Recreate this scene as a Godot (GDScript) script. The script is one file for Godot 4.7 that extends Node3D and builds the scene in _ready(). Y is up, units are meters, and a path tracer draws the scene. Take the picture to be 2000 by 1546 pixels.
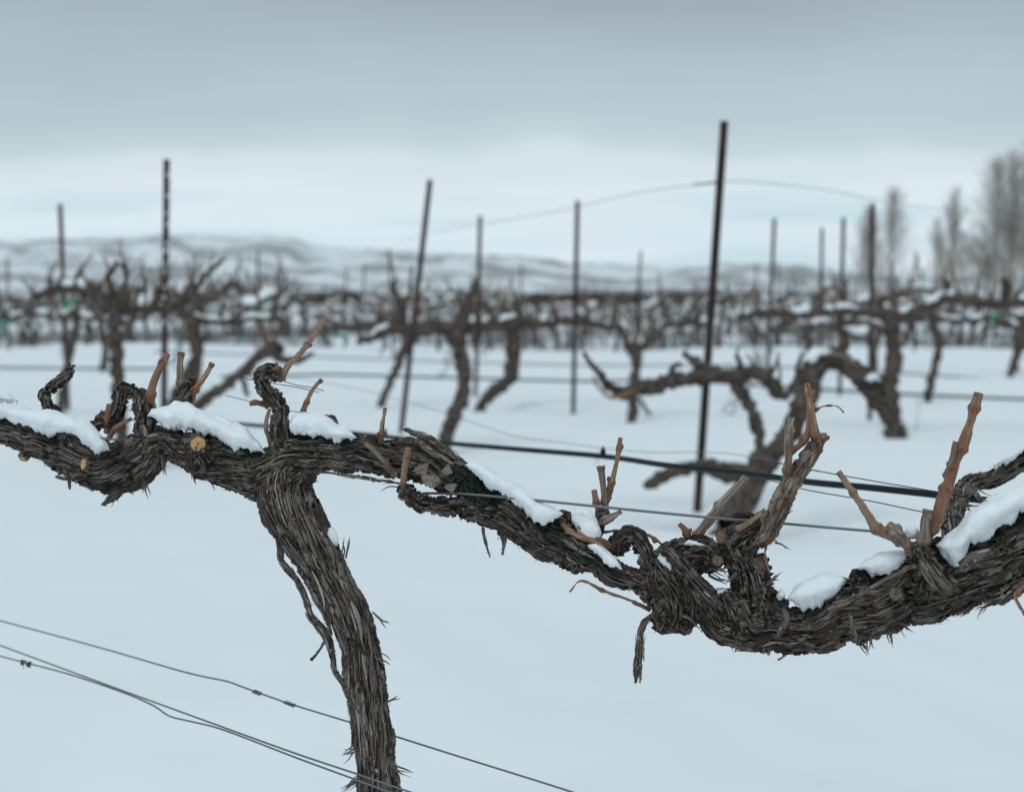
extends Node3D
# A snowed-in vineyard: an old grapevine close by, more rows, poplars and hills behind.

const F := 2747.0          # focal length in pixels of a 2000 x 1546 picture
const EYE := Vector3(0, 1.0, 0)
const PITCH := -0.0665     # the camera looks down a little

var nz := FastNoiseLite.new()
var nb := FastNoiseLite.new()
var rng := RandomNumberGenerator.new()
var names := {}
var M := {}
var hollows := []          # where the snow has sunk round trunks and posts
var moss := []             # damp mossy spots on the near bark

func _ready():
	var t0 := Time.get_ticks_msec()
	# ---- camera
	var cam := Camera3D.new()
	cam.name = "camera"
	add_child(cam)
	cam.position = EYE
	cam.rotation.x = PITCH
	cam.near = 0.05
	cam.far = 9000.0
	var at := CameraAttributesPhysical.new()
	at.frustum_focal_length = 42.64
	at.frustum_focus_distance = 1.79
	at.frustum_near = 0.05
	at.frustum_far = 9000.0
	at.exposure_aperture = 3.7
	cam.attributes = at
	cam.fov = rad_to_deg(2.0 * atan(773.0 / F))
	cam.current = true
	nz.noise_type = FastNoiseLite.TYPE_SIMPLEX_SMOOTH
	nz.frequency = 1.0
	nz.fractal_type = FastNoiseLite.FRACTAL_NONE
	nz.seed = 7
	nb.noise_type = FastNoiseLite.TYPE_SIMPLEX_SMOOTH
	nb.frequency = 1.0
	nb.fractal_octaves = 4
	nb.seed = 21
	rng.seed = 4242
	# ---- sky, sun, exposure
	var env := Environment.new()
	env.background_mode = Environment.BG_SKY
	env.tonemap_mode = Environment.TONE_MAPPER_LINEAR
	env.tonemap_exposure = 1.0
	env.sdfgi_enabled = true
	env.ssao_enabled = true
	env.ssil_enabled = true
	env.sky = Sky.new()
	env.sky.sky_material = overcast()
	var we := WorldEnvironment.new()
	we.environment = env
	add_child(we)
	var sun := DirectionalLight3D.new()
	sun.name = "sun"
	add_child(sun)
	sun.rotation = Vector3(deg_to_rad(-52), deg_to_rad(-25), 0)
	sun.light_energy = 0.3
	sun.light_color = Color(0.93, 0.985, 1.0)
	sun.light_angular_distance = 25.0
	sun.shadow_enabled = true
	materials()
	# ---- large structure, then things, details last
	plan_hollows()
	ground()
	hills()
	tree_line()
	poplars()
	far_vines()
	posts()
	mid_vines()
	background_wires()
	near_vine()
	neighbour_vine()
	snow_on_vine()
	near_wires()
	print("built in ", Time.get_ticks_msec() - t0, " ms")

# ---------------------------------------------------------------- sky
func lin(r, g, b) -> Vector3:
	var c := Color(r / 255.0, g / 255.0, b / 255.0).srgb_to_linear()
	return Vector3(c.r, c.g, c.b)

func overcast() -> PanoramaSkyMaterial:
	var w := 2048
	var h := 1024
	var keys := [[-90.0, lin(200, 216, 224)], [0.0, lin(215, 228, 235)], [1.6, lin(223, 235, 242)], [2.4, lin(214, 230, 239)], [3.1, lin(219, 234, 241)], [4.3, lin(221, 234, 240)], [5.5, lin(212, 226, 233)],
		[6.3, lin(194, 211, 218)], [7.4, lin(186, 204, 211)], [9.3, lin(177, 194, 202)], [12.0, lin(161, 175, 185)], [18.0, lin(161, 175, 185)], [30.0, lin(172, 187, 197)], [55.0, lin(190, 206, 215)], [90.0, lin(196, 212, 221)]]
	var data := PackedFloat32Array()
	data.resize(w * h * 3)
	for y in h:
		var e := 90.0 - (y + 0.5) / h * 180.0
		if e < -3.0:
			var c0: Vector3 = keys[0][1]
			for x in w:
				var k0 := (y * w + x) * 3
				data[k0] = c0.x; data[k0 + 1] = c0.y; data[k0 + 2] = c0.z
			continue
		for x in w:
			var az := (x + 0.5) / w * TAU
			var cx := cos(az)
			var cz := sin(az)
			var sx := cos(az + 0.22)
			var sz := sin(az + 0.22)
			var wob := nb.get_noise_3d(cx * 3.2, cz * 3.2, e * 0.10)
			var streak := nz.get_noise_3d(sx * 5.0 + 9.0, sz * 5.0, e * 1.1)
			var ee := e + wob * 0.75 * clampf(e / 4.0, 0.15, 1.6)
			var k := 1
			while k < keys.size() - 2 and keys[k + 1][0] < ee:
				k += 1
			var t := clampf((ee - keys[k][0]) / (keys[k + 1][0] - keys[k][0]), 0.0, 1.0)
			t = lerpf(t, t * t * (3.0 - 2.0 * t), 0.6)
			var c: Vector3 = keys[k][1].lerp(keys[k + 1][1], t)
			if e < 7.0:
				var gap: float = smoothstep(0.12, 0.62, streak) * smoothstep(0.3, 1.6, e) * (1.0 - smoothstep(2.8, 6.0, e))
				c = c.lerp(lin(186, 216, 228), gap * 0.6)
			c *= 1.0 + 0.04 * nb.get_noise_3d(cx * 2.0, cz * 2.0, e * 0.22 + 40.0)
			var i := (y * w + x) * 3
			data[i] = c.x; data[i + 1] = c.y; data[i + 2] = c.z
	var im := Image.create_from_data(w, h, false, Image.FORMAT_RGBF, data.to_byte_array())
	var m := PanoramaSkyMaterial.new()
	m.panorama = ImageTexture.create_from_image(im)
	return m

# ---------------------------------------------------------------- helpers
func px(x: float, y: float, z: float) -> Vector3:
	# the point at depth z (metres along the view) that lies on this line of sight of the 2000 x 1546 photograph
	var v := Vector3((x - 1000.0) / F * z, -(y - 773.0) / F * z, -z)
	return v.rotated(Vector3.RIGHT, PITCH) + EYE

func seen_at(w: Vector3) -> Vector3:
	# where a point lies in the photograph, and how deep
	var v := (w - EYE).rotated(Vector3.RIGHT, -PITCH)
	return Vector3(1000.0 + v.x / -v.z * F, 773.0 - v.y / -v.z * F, -v.z)

func on_skin(q: Tube, x: float, y: float, lift := 0.0) -> Array:
	# [point, outward direction] of the spot on a limb's near side that shows there
	var best := 1e9
	var r := [q.p[0], Vector3(0, 0, 1)]
	for i in q.p.size():
		var c := seen_at(q.p[i])
		if Vector2(c.x - x, c.y - y).length() > 110.0:
			continue
		for k in 48:
			var a := TAU * k / 48.0
			var d := q.n[i] * cos(a) + q.b[i] * sin(a)
			if d.z < 0.05:
				continue
			var w := q.p[i] + d * (q.out(q.s[i], a, q.r[i]) + lift)
			var e := seen_at(w)
			var m := Vector2(e.x - x, e.y - y).length()
			if m < best:
				best = m
				r = [w, d]
	return r

func row_z(x: float) -> float:
	return 1.96 - 0.155 * x / 1000.0   # the near row comes closer towards its right end

func numbered(called: String) -> String:
	names[called] = names.get(called, -1) + 1
	return called if names[called] == 0 else "%s_%03d" % [called, names[called]]

func thing(called: String, label: String, category: String, pos: Vector3, group := "") -> Node3D:
	var o := Node3D.new()
	o.name = numbered(called)
	add_child(o)
	o.position = pos
	tag(o, label, category, group)
	return o

func tag(o: Node, label: String, category: String, group := ""):
	o.set_meta("label", label)
	o.set_meta("category", category)
	if group != "":
		o.set_meta("group", group)

func put(called: String, mesh: Mesh, mat: Material, parent: Node) -> MeshInstance3D:
	var o := MeshInstance3D.new()
	o.name = called if parent != self else numbered(called)
	o.mesh = mesh
	o.material_override = mat
	parent.add_child(o, true)
	return o

func mat(called: String, rough := 0.9, vertex := true, col := Color.WHITE) -> StandardMaterial3D:
	var m := StandardMaterial3D.new()
	m.resource_name = called
	m.roughness = rough
	m.vertex_color_use_as_albedo = vertex
	m.albedo_color = col
	m.metallic_specular = 0.3
	return m

func noise_tex(freq: float, octaves: int, sd: int, size := 512) -> NoiseTexture2D:
	var f := FastNoiseLite.new()
	f.noise_type = FastNoiseLite.TYPE_SIMPLEX_SMOOTH
	f.frequency = freq
	f.fractal_octaves = octaves
	f.seed = sd
	var t := NoiseTexture2D.new()
	t.width = size
	t.height = size
	t.seamless = true
	t.noise = f
	return t

func materials():
	M.bark = mat("bark", 0.92)
	M.bark.metallic_specular = 0.25
	M.cane = mat("cane", 0.55)
	M.wood = mat("cut wood", 0.85)
	M.snow = mat("snow", 0.85, false, Color(0.93, 0.94, 0.945))
	M.snow.metallic_specular = 0.25
	M.snow.heightmap_enabled = true
	M.snow.heightmap_texture = noise_tex(0.06, 3, 5)
	M.snow.heightmap_scale = 0.03
	M.snow.uv1_triplanar = true
	M.snow.uv1_world_triplanar = true
	M.snow.uv1_scale = Vector3.ONE * 9.0
	M.field = mat("snow field", 0.85, false, Color(0.93, 0.94, 0.945))
	M.field.metallic_specular = 0.2
	M.field.heightmap_enabled = true
	M.field.heightmap_texture = noise_tex(0.012, 3, 9)
	M.field.heightmap_scale = 0.35
	M.field.uv1_triplanar = true
	M.field.uv1_world_triplanar = true
	M.field.uv1_scale = Vector3.ONE * 0.6
	M.wire = mat("galvanised wire", 0.5, false, Color(0.46, 0.46, 0.47))
	M.wire.metallic = 0.5
	M.hose = mat("drip hose", 0.5, false, Color(0.10, 0.125, 0.13))
	M.steel = mat("rusty steel", 0.8)
	M.tie = mat("green plastic", 0.5, false, Color(0.13, 0.56, 0.45))
	M.black = mat("black plastic", 0.5, false, Color(0.08, 0.085, 0.1))
	M.rust = mat("rusty wire", 0.8, false, Color(0.25, 0.2, 0.18))
	M.straw = mat("dead stalk", 0.85, false, Color(0.45, 0.37, 0.3))
	M.leaf = mat("dry leaf", 0.85)
	M.hill = mat("hill", 0.95)
	M.twig = mat("twig", 0.9)

func mesh_from(v: PackedVector3Array, c: PackedColorArray, idx: PackedInt32Array) -> ArrayMesh:
	var a := []
	a.resize(Mesh.ARRAY_MAX)
	a[Mesh.ARRAY_VERTEX] = v
	if c.size() == v.size():
		a[Mesh.ARRAY_COLOR] = c
	a[Mesh.ARRAY_INDEX] = idx
	var st := SurfaceTool.new()
	st.create_from_arrays(a)
	st.generate_normals()
	return st.commit()

class Tube:
	var p := PackedVector3Array()
	var t := PackedVector3Array()
	var n := PackedVector3Array()
	var b := PackedVector3Array()
	var r := PackedFloat32Array()
	var s := PackedFloat32Array()
	var length := 0.0
	var sd := 0.0
	var twist := 0.0
	var rough := 1.0      # depth of the bark fibres, times 1
	var lumps := 0.22
	var knob := 0.0       # knobbly scars
	var tone := 1.0       # how dark its bark is
	var gap := 0.0        # distance between the nodes of a cane
	var nz: FastNoiseLite

	func build(at: Array, radius: Array, step: float, gnarl := 0.0):
		var m := at.size()
		for i in m - 1:
			var p0: Vector3 = at[maxi(i - 1, 0)]
			var p1: Vector3 = at[i]
			var p2: Vector3 = at[i + 1]
			var p3: Vector3 = at[mini(i + 2, m - 1)]
			var k := maxi(1, int(ceil(p1.distance_to(p2) / step)))
			for j in k:
				var u := float(j) / k
				p.append(p1.cubic_interpolate(p2, p0, p3, u))
				r.append(cubic_interpolate(radius[i], radius[i + 1], radius[maxi(i - 1, 0)], radius[mini(i + 2, m - 1)], u))
		p.append(at[m - 1])
		r.append(radius[m - 1])
		if gnarl > 0.0:
			# an old limb grows in kinks and swellings
			var run := 0.0
			var last: Vector3 = p[0]
			for i in p.size():
				run += p[i].distance_to(last)
				last = p[i]
				var g := gnarl * r[i]
				p[i] += Vector3(nz.get_noise_2d(run * 17.0, sd), nz.get_noise_2d(run * 17.0, sd + 20.0), nz.get_noise_2d(run * 17.0, sd + 40.0)) * g
				r[i] *= 1.0 + 0.75 * gnarl * nz.get_noise_2d(run * 22.0, sd + 60.0)
		var c := p.size()
		s.resize(c); t.resize(c); n.resize(c); b.resize(c)
		for i in c:
			s[i] = 0.0 if i == 0 else s[i - 1] + p[i].distance_to(p[i - 1])
			t[i] = (p[mini(i + 1, c - 1)] - p[maxi(i - 1, 0)]).normalized()
		length = s[c - 1]
		var up := Vector3(0, 0, 1) if absf(t[0].z) < 0.8 else Vector3.UP
		var nn := (up - t[0] * up.dot(t[0])).normalized()
		for i in c:
			nn = (nn - t[i] * nn.dot(t[i])).normalized()
			n[i] = nn
			b[i] = t[i].cross(nn)

	func where(si: float) -> Array:
		var lo := s.bsearch(si)
		lo = clampi(lo - 1, 0, s.size() - 2)
		return [lo, clampf((si - s[lo]) / maxf(s[lo + 1] - s[lo], 1e-6), 0.0, 1.0)]

	func out(si: float, a: float, rr: float, smooth := false) -> float:
		var aa := a + twist * si
		var cx := cos(aa) * rr
		var cy := sin(aa) * rr
		var d := rr
		if lumps > 0.0:
			d += rr * lumps * (nz.get_noise_3d(cx * 26.0 + sd, cy * 26.0, si * 11.0) + 0.35 * nz.get_noise_3d(cx * 60.0, cy * 60.0 + sd, si * 15.0))
		if smooth:
			return d
		if rough > 0.0:
			var wx := cx + 0.004 * nz.get_noise_3d(cx * 30.0, si * 28.0, sd)
			var f1 := absf(nz.get_noise_3d(wx * 150.0 + sd, cy * 150.0, si * 17.0))
			var f3 := nz.get_noise_3d(cx * 75.0, cy * 75.0 + sd, si * 48.0)
			var f2 := absf(nz.get_noise_3d(wx * 420.0, cy * 420.0 + sd, si * 40.0))
			d += rough * (0.0058 * (smoothstep(0.0, 0.3, f1) - 0.85) - 0.0065 * smoothstep(0.2, 0.55, f3) + 0.0016 * (smoothstep(0.0, 0.4, f2) - 0.6))
		if knob > 0.0:
			var q := absf(nz.get_noise_3d(cx * 95.0 + sd * 2.0, cy * 95.0, si * 95.0))
			d += knob * 0.006 * (smoothstep(0.02, 0.5, q) - 0.4)
		return d

	func point(si: float, a: float, lift := 0.0, smooth := false) -> Vector3:
		var w := where(si)
		var i: int = w[0]
		var u: float = w[1]
		var rr := lerpf(r[i], r[i + 1], u)
		var dir := (n[i].lerp(n[i + 1], u) * cos(a) + b[i].lerp(b[i + 1], u) * sin(a)).normalized()
		return p[i].lerp(p[i + 1], u) + dir * (out(si, a, rr, smooth) + lift)

	func outward(si: float, a: float) -> Vector3:
		var w := where(si)
		return (n[w[0]] * cos(a) + b[w[0]] * sin(a)).normalized()

func tube(at: Array, radius: Array, step: float, rough := 1.0, lumps := 0.16, knob := 0.0, gnarl := 0.0) -> Tube:
	var q := Tube.new()
	q.nz = nz
	q.sd = rng.randf() * 90.0
	q.twist = rng.randf_range(-5.0, 5.0)
	q.rough = rough
	q.lumps = lumps
	q.knob = knob
	q.build(at, radius, step, gnarl)
	return q

func skin(q: Tube, seg: int, color: Callable, org: Vector3, dome := 0.6) -> ArrayMesh:
	var c := q.p.size()
	var v := PackedVector3Array()
	var col := PackedColorArray()
	v.resize(c * seg + 2)
	col.resize(c * seg + 2)
	var idx := PackedInt32Array()
	idx.resize(((c - 1) * 2 + 2) * seg * 3)
	var k := 0
	for i in c:
		var si := q.s[i]
		var rr := q.r[i]
		for j in seg:
			var a := TAU * j / seg
			var dir := q.n[i] * cos(a) + q.b[i] * sin(a)
			var w := q.p[i] + dir * q.out(si, a, rr)
			v[i * seg + j] = w - org
			col[i * seg + j] = color.call(q, si, a, rr, w)
	v[c * seg] = q.p[0] - q.t[0] * q.r[0] * dome - org
	v[c * seg + 1] = q.p[c - 1] + q.t[c - 1] * q.r[c - 1] * dome - org
	col[c * seg] = col[0]
	col[c * seg + 1] = col[(c - 1) * seg]
	for i in c - 1:
		for j in seg:
			var j2 := (j + 1) % seg
			var a0 := i * seg + j
			var a1 := i * seg + j2
			idx[k] = a0; idx[k + 1] = a0 + seg; idx[k + 2] = a1
			idx[k + 3] = a1; idx[k + 4] = a0 + seg; idx[k + 5] = a1 + seg
			k += 6
	for j in seg:
		var j2 := (j + 1) % seg
		idx[k] = c * seg; idx[k + 1] = j; idx[k + 2] = j2
		idx[k + 3] = c * seg + 1; idx[k + 4] = (c - 1) * seg + j2; idx[k + 5] = (c - 1) * seg + j
		k += 6
	return mesh_from(v, col, idx)

func bark_color(q: Tube, si: float, a: float, rr: float, w: Vector3) -> Color:
	# bark is made of grey weathered and brown fresh fibres, each its own tone
	var aa := a + q.twist * si
	var cx := cos(aa) * rr
	var cy := sin(aa) * rr
	var f := nz.get_noise_3d(cx * 330.0 + 31.0 + q.sd, cy * 330.0, si * 22.0)
	var g := nz.get_noise_3d(cx * 40.0, cy * 40.0 + q.sd, si * 30.0 + 11.0)
	var c := Color(0.022, 0.018, 0.016).lerp(Color(0.24, 0.205, 0.17), clampf(f * 1.1 + 0.3, 0.0, 1.0))
	c = c.lerp(Color(0.06, 0.042, 0.032), clampf(g * 1.3 + 0.05, 0.0, 0.8))
	c = Color(c.r * q.tone, c.g * q.tone, c.b * q.tone)
	return mossy(c, w)

func mossy(c: Color, w: Vector3) -> Color:
	for m in moss:
		var d: float = w.distance_squared_to(m[0])
		var e: float = m[1]
		if d < e * e:
			var k := smoothstep(-0.35, 0.25, nz.get_noise_3d(w.x * 120.0, w.y * 120.0, w.z * 120.0) + 1.1 - 1.6 * sqrt(d) / e)
			c = c.lerp(Color(0.018, 0.024, 0.02) if nz.get_noise_3d(w.x * 300.0, w.y * 300.0, w.z * 300.0) < 0.15 else Color(0.03, 0.052, 0.03), k * 0.9)
	return c

func far_bark(q: Tube, si: float, a: float, rr: float, _w: Vector3) -> Color:
	var f := nz.get_noise_3d(cos(a) * rr * 60.0 + q.sd, sin(a) * rr * 60.0, si * 8.0)
	return Color(0.055, 0.043, 0.035).lerp(Color(0.175, 0.143, 0.117), clampf(f * 0.7 + 0.4, 0.0, 1.0))

func cane_color(q: Tube, si: float, a: float, rr: float, _w: Vector3) -> Color:
	var f := nz.get_noise_3d(cos(a) * rr * 420.0 + q.sd, sin(a) * rr * 420.0, si * 16.0)
	var g := nz.get_noise_3d(cos(a) * rr * 60.0, sin(a) * rr * 60.0 + q.sd, si * 26.0)
	var h := nz.get_noise_3d(cos(a) * rr * 900.0 + q.sd, sin(a) * rr * 900.0, si * 60.0)
	var c := Color(0.22, 0.105, 0.058).lerp(Color(0.45, 0.30, 0.20), clampf(f * 1.5 + 0.35, 0.0, 1.0))
	c = c.lerp(Color(0.19, 0.08, 0.047), clampf(g * 1.3 + 0.12, 0.0, 0.85))
	c = c.lerp(Color(0.13, 0.085, 0.06), clampf(h * 1.4 - 0.25, 0.0, 0.7))
	c = c.lerp(Color(0.29, 0.20, 0.145), clampf(fposmod(q.sd * 0.37, 1.0) * 1.2 - 0.35, 0.0, 0.6))
	c = c.lerp(Color(0.20, 0.085, 0.052), clampf(fposmod(q.sd * 0.91, 1.0) * 1.2 - 0.5, 0.0, 0.6))
	c = c.lerp(Color(0.235, 0.165, 0.125), 0.15)
	if q.gap > 0.0:
		var d := absf(fposmod(si, q.gap) - 0.5 * q.gap)
		c = c.lerp(Color(0.16, 0.065, 0.04), 0.9 * exp(-pow(d / 0.0042, 2.0)) * clampf(0.7 + h * 2.0, 0.0, 1.0))
	return c

func old_cane_color(q: Tube, si: float, a: float, rr: float, _w: Vector3) -> Color:
	var f := nz.get_noise_3d(cos(a) * rr * 420.0 + q.sd, sin(a) * rr * 420.0, si * 14.0)
	var g := nz.get_noise_3d(cos(a) * rr * 70.0, sin(a) * rr * 70.0 + q.sd, si * 22.0)
	var c := Color(0.13, 0.095, 0.072).lerp(Color(0.34, 0.28, 0.22), clampf(f * 0.9 + 0.4, 0.0, 1.0))
	return c.lerp(Color(0.15, 0.075, 0.05), clampf(g * 1.3, 0.0, 0.85))

# ---------------------------------------------------------------- setting
func plan_hollows():
	# [x, z, depth, radius] where the snow has sunk
	for a in [[1365, 985, 0.10, 0.42], [1440, 1005, 0.08, 0.5], [1745, 842, 0.09, 0.5], [1240, 812, 0.06, 0.4], [950, 792, 0.06, 0.45], [745, 783, 0.05, 0.35], [1703, 838, 0.05, 0.35], [1120, 800, 0.05, 0.35], [130, 1520, 0.05, 0.16], [250, 1570, 0.10, 0.65], [1290, 950, 0.06, 0.4]]:
		var p := on_plane(a[0], a[1])
		hollows.append([p.x, p.z, a[2], a[3]])

func on_plane(x: float, y: float) -> Vector3:
	var d := px(x, y, 1.0) - EYE
	return EYE + d * (-EYE.y / d.y)

func gh(x: float, z: float) -> float:
	var d := sqrt(x * x + z * z)
	var h := 0.035 * nz.get_noise_2d(x * 0.22, z * 0.22) + 0.016 * nz.get_noise_2d(x * 0.7 + 30.0, z * 0.7) + 0.009 * nz.get_noise_2d(x * 2.3, z * 2.3 + 9.0)
	h *= clampf(60.0 / (d + 20.0), 0.0, 1.0)
	h += 0.16 * smoothstep(24.0, 34.0, d) * (1.0 - smoothstep(60.0, 120.0, d)) * nz.get_noise_2d(x * 0.09, z * 0.09 + 50.0)
	if d < 25.0:
		for a in hollows:
			var q: float = ((x - a[0]) ** 2 + (z - a[1]) ** 2) / (a[3] ** 2)
			if q < 6.0:
				h -= a[2] * exp(-q * 1.4)
	return h

func ground():
	var ds := [-40.0, -12.0, -5.0, -2.0, -0.5, 0.3]
	var d := 0.8
	while d < 7000.0:
		ds.append(d)
		d *= 1.022 if d < 40.0 else 1.08
	var nx := 220
	var v := PackedVector3Array()
	var idx := PackedInt32Array()
	for i in ds.size():
		var w: float = absf(ds[i]) * 0.75 + 7.0
		for j in nx + 1:
			var u := 2.0 * j / nx - 1.0
			var x: float = w * (u * 0.6 + 0.4 * u * u * u)
			v.append(Vector3(x, gh(x, -ds[i]), -ds[i]))
	for i in ds.size() - 1:
		for j in nx:
			var a := i * (nx + 1) + j
			idx.append_array([a, a + nx + 1, a + 1, a + 1, a + nx + 1, a + nx + 2])
	var o := put("ground", mesh_from(v, PackedColorArray(), idx), M.field, self)
	tag(o, "smooth field of fresh snow between the rows of vines", "ground")
	o.set_meta("kind", "structure")

func hills():
	# three ridges of snowy hills, one behind the other: [name, label, distance, depth, ridge line in photograph pixels]
	var ridges := [
		["hill_ridge", "long snowy hills with grey scrub on the slopes, farthest behind the vineyard", 2600.0, 900.0, [[-900, 455], [-300, 470], [0, 472], [250, 464], [420, 462], [560, 466], [640, 482], [740, 486], [860, 492], [1000, 500], [1150, 515], [1300, 522], [1450, 514], [1560, 516], [1640, 530], [1800, 540], [2100, 532], [2900, 520]]],
		["hill", "rounded nearer snowy slope with grey scrub below the hill ridge", 1300.0, 500.0, [[-900, 520], [-100, 512], [100, 505], [300, 520], [450, 500], [580, 515], [700, 535], [850, 528], [1000, 545], [1150, 550], [1300, 540], [1500, 548], [1700, 560], [2100, 555], [2900, 560]]]]
	for rd in ridges:
		var dist: float = rd[2]
		var v := PackedVector3Array()
		var c := PackedColorArray()
		var idx := PackedInt32Array()
		var nx := 900
		var ny := 46
		for i in ny + 1:
			var u := float(i) / ny
			for j in nx + 1:
				var x := -3200.0 + 8400.0 * j / nx
				var ry := curve_at(rd[4], x)
				var dd: float = dist + rd[3] * u
				var crest := px(x, ry + 5.0 * nb.get_noise_2d(x * 0.02, dist), dist + rd[3] * 0.8)
				var foot := px(x, 590.0, dd)
				var up := smoothstep(0.0, 0.8, u) if u < 0.8 else 1.0 - (u - 0.8) * 1.5
				var gully := nb.get_noise_2d(x * 0.006 + u * 1.6, u * 2.0 + dist) * 0.20 * (1.0 - absf(u - 0.5)) * (1.0 - smoothstep(0.6, 0.8, u))
				var y := crest.y * clampf(up + gully, -0.02, 1.3)
				v.append(Vector3(foot.x, y - 0.5, foot.z))
				# grey scrub and bare ground that the snow has not covered, in drifts along the slope
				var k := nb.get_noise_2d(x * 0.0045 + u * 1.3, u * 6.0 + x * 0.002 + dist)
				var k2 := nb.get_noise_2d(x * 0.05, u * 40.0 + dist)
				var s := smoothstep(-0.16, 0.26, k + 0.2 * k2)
				c.append(Color(0.74, 0.76, 0.77).lerp(Color(0.24, 0.245, 0.235), s * 0.78))  # scrub colour is paled to stand in for distance haze
		for i in ny:
			for j in nx:
				var a := i * (nx + 1) + j
				idx.append_array([a, a + nx + 1, a + 1, a + 1, a + nx + 1, a + nx + 2])
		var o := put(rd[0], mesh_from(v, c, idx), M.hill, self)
		tag(o, rd[1], "hill")
		o.set_meta("kind", "structure")

func curve_at(pts: Array, x: float) -> float:
	if x <= pts[0][0]:
		return pts[0][1]
	for i in pts.size() - 1:
		if x <= pts[i + 1][0]:
			var t: float = (x - pts[i][0]) / (pts[i + 1][0] - pts[i][0])
			t = t * t * (3.0 - 2.0 * t)
			return lerpf(pts[i][1], pts[i + 1][1], t)
	return pts[-1][1]

func stick(st: Array, a: Vector3, b: Vector3, ra: float, rb: float, col: Color, sides := 3):
	# one thin tapered twig added to [vertices, colours, indices]
	var d := (b - a).normalized()
	var n := d.cross(Vector3(0.31, 0.2, 0.93)).normalized()
	var m := d.cross(n)
	var k: int = st[0].size()
	for i in sides:
		var t := TAU * i / sides
		var o := n * cos(t) + m * sin(t)
		st[0].append(a + o * ra)
		st[0].append(b + o * rb)
		st[1].append(col)
		st[1].append(col)
	for i in sides:
		var i2 := (i + 1) % sides
		st[2].append_array([k + 2 * i, k + 2 * i + 1, k + 2 * i2, k + 2 * i2, k + 2 * i + 1, k + 2 * i2 + 1])

func fresh() -> Array:
	return [PackedVector3Array(), PackedColorArray(), PackedInt32Array()]

func tree_line():
	# a far-off wood at the foot of the hills, one dark mass
	for a in [[1030, 1270, 573, 560.0, "dark line of far trees at the foot of the snowy hills"], [1290, 1420, 568, 620.0, "short dark wood under the pale hills behind the tall post"], [600, 700, 570, 640.0, "small dark grove on the snowy slope below the hills"]]:
		var st := fresh()
		var n := int((a[1] - a[0]) * 1.5)
		for i in n:
			var x: float = rng.randf_range(a[0], a[1])
			var p := px(x, 590, a[3] + rng.randf_range(-30, 30))
			p.y = 0.0
			var top := px(x, a[2] + rng.randf_range(-4, 12), a[3]).y
			var tone := rng.randf_range(0.035, 0.075)
			for k in 9:
				var h := top * (0.15 + 0.85 * k / 9.0)
				var q := p + Vector3(rng.randf_range(-1.6, 1.6), h * 0.75, rng.randf_range(-1.6, 1.6))
				stick(st, q, q + Vector3(rng.randf_range(-1.2, 1.2), rng.randf_range(0.8, 2.2), rng.randf_range(-1, 1)), 0.55, 0.1, Color(tone * 1.1, tone, tone * 0.85), 4)
			stick(st, p, p + Vector3(0, top * 0.8, 0), 0.25, 0.08, Color(0.06, 0.055, 0.05))
		var o := put("treeline", mesh_from(st[0], st[1], st[2]), M.twig, self)
		tag(o, a[4], "woods")
		o.set_meta("kind", "stuff")

func poplar(h: float, spread: float, branches: int, round_crown: bool, sd: int) -> Array:
	# [trunk, crown] of a bare tree, its foot at the origin
	var g := RandomNumberGenerator.new()
	g.seed = sd
	var trunk := fresh()
	var crown := fresh()
	var pts := []
	var rr := []
	var lean := Vector3(g.randf_range(-0.03, 0.03), 0, g.randf_range(-0.03, 0.03))
	for i in 9:
		var u := i / 8.0
		pts.append(Vector3(0, h * 0.97 * u, 0) + lean * h * u * u + Vector3(g.randf_range(-1, 1), 0, g.randf_range(-1, 1)) * 0.08)
		rr.append(lerpf(h * 0.010, 0.012, pow(u, 0.7)))
	for i in 8:
		stick(trunk, pts[i], pts[i + 1], rr[i], rr[i + 1], Color(0.29, 0.26, 0.23), 7)
	for k in branches:
		var u := pow(g.randf(), 0.75)
		var y: float = h * lerpf(0.10 if not round_crown else 0.22, 0.93, u)
		var a := g.randf() * TAU
		var out: float
		var up: float
		var ln: float
		if round_crown:
			ln = h * g.randf_range(0.16, 0.34) * (1.1 - u * 0.7)
			up = g.randf_range(0.25, 0.95)
			out = 1.0
		else:
			ln = h * g.randf_range(0.16, 0.36) * (1.15 - u * 0.85)
			up = g.randf_range(1.3, 2.6)
			out = g.randf_range(0.3, 1.25) * spread
		var fi := clampf(y / h * 8.0, 0.0, 7.99)
		var b0: Vector3 = pts[int(fi)].lerp(pts[int(fi) + 1], fi - int(fi))
		var dir := Vector3(cos(a) * out, up, sin(a) * out).normalized()
		var b1 := b0 + dir * ln * 0.5
		var dir2 := (dir + Vector3(0, 0.22, 0)).normalized()
		var b2 := b1 + dir2 * ln * 0.5
		var col := Color(0.32, 0.29, 0.26).lerp(Color(0.46, 0.41, 0.36), g.randf())
		stick(crown, b0, b1, 0.026 * h / 15.0, 0.017 * h / 15.0, col)
		stick(crown, b1, b2, 0.017 * h / 15.0, 0.007, col)
		for m in 8:
			var f := g.randf_range(0.25, 1.0)
			var c0 := b0.lerp(b1, f * 2.0) if f < 0.5 else b1.lerp(b2, f * 2.0 - 1.0)
			var td := (dir2 + Vector3(g.randf_range(-1, 1), g.randf_range(-0.1, 0.8), g.randf_range(-1, 1)) * 0.55).normalized()
			var tl := ln * g.randf_range(0.14, 0.38)
			stick(crown, c0, c0 + td * tl, 0.011, 0.004, col)
	return [mesh_from(trunk[0], trunk[1], trunk[2]), mesh_from(crown[0], crown[1], crown[2])]

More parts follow.
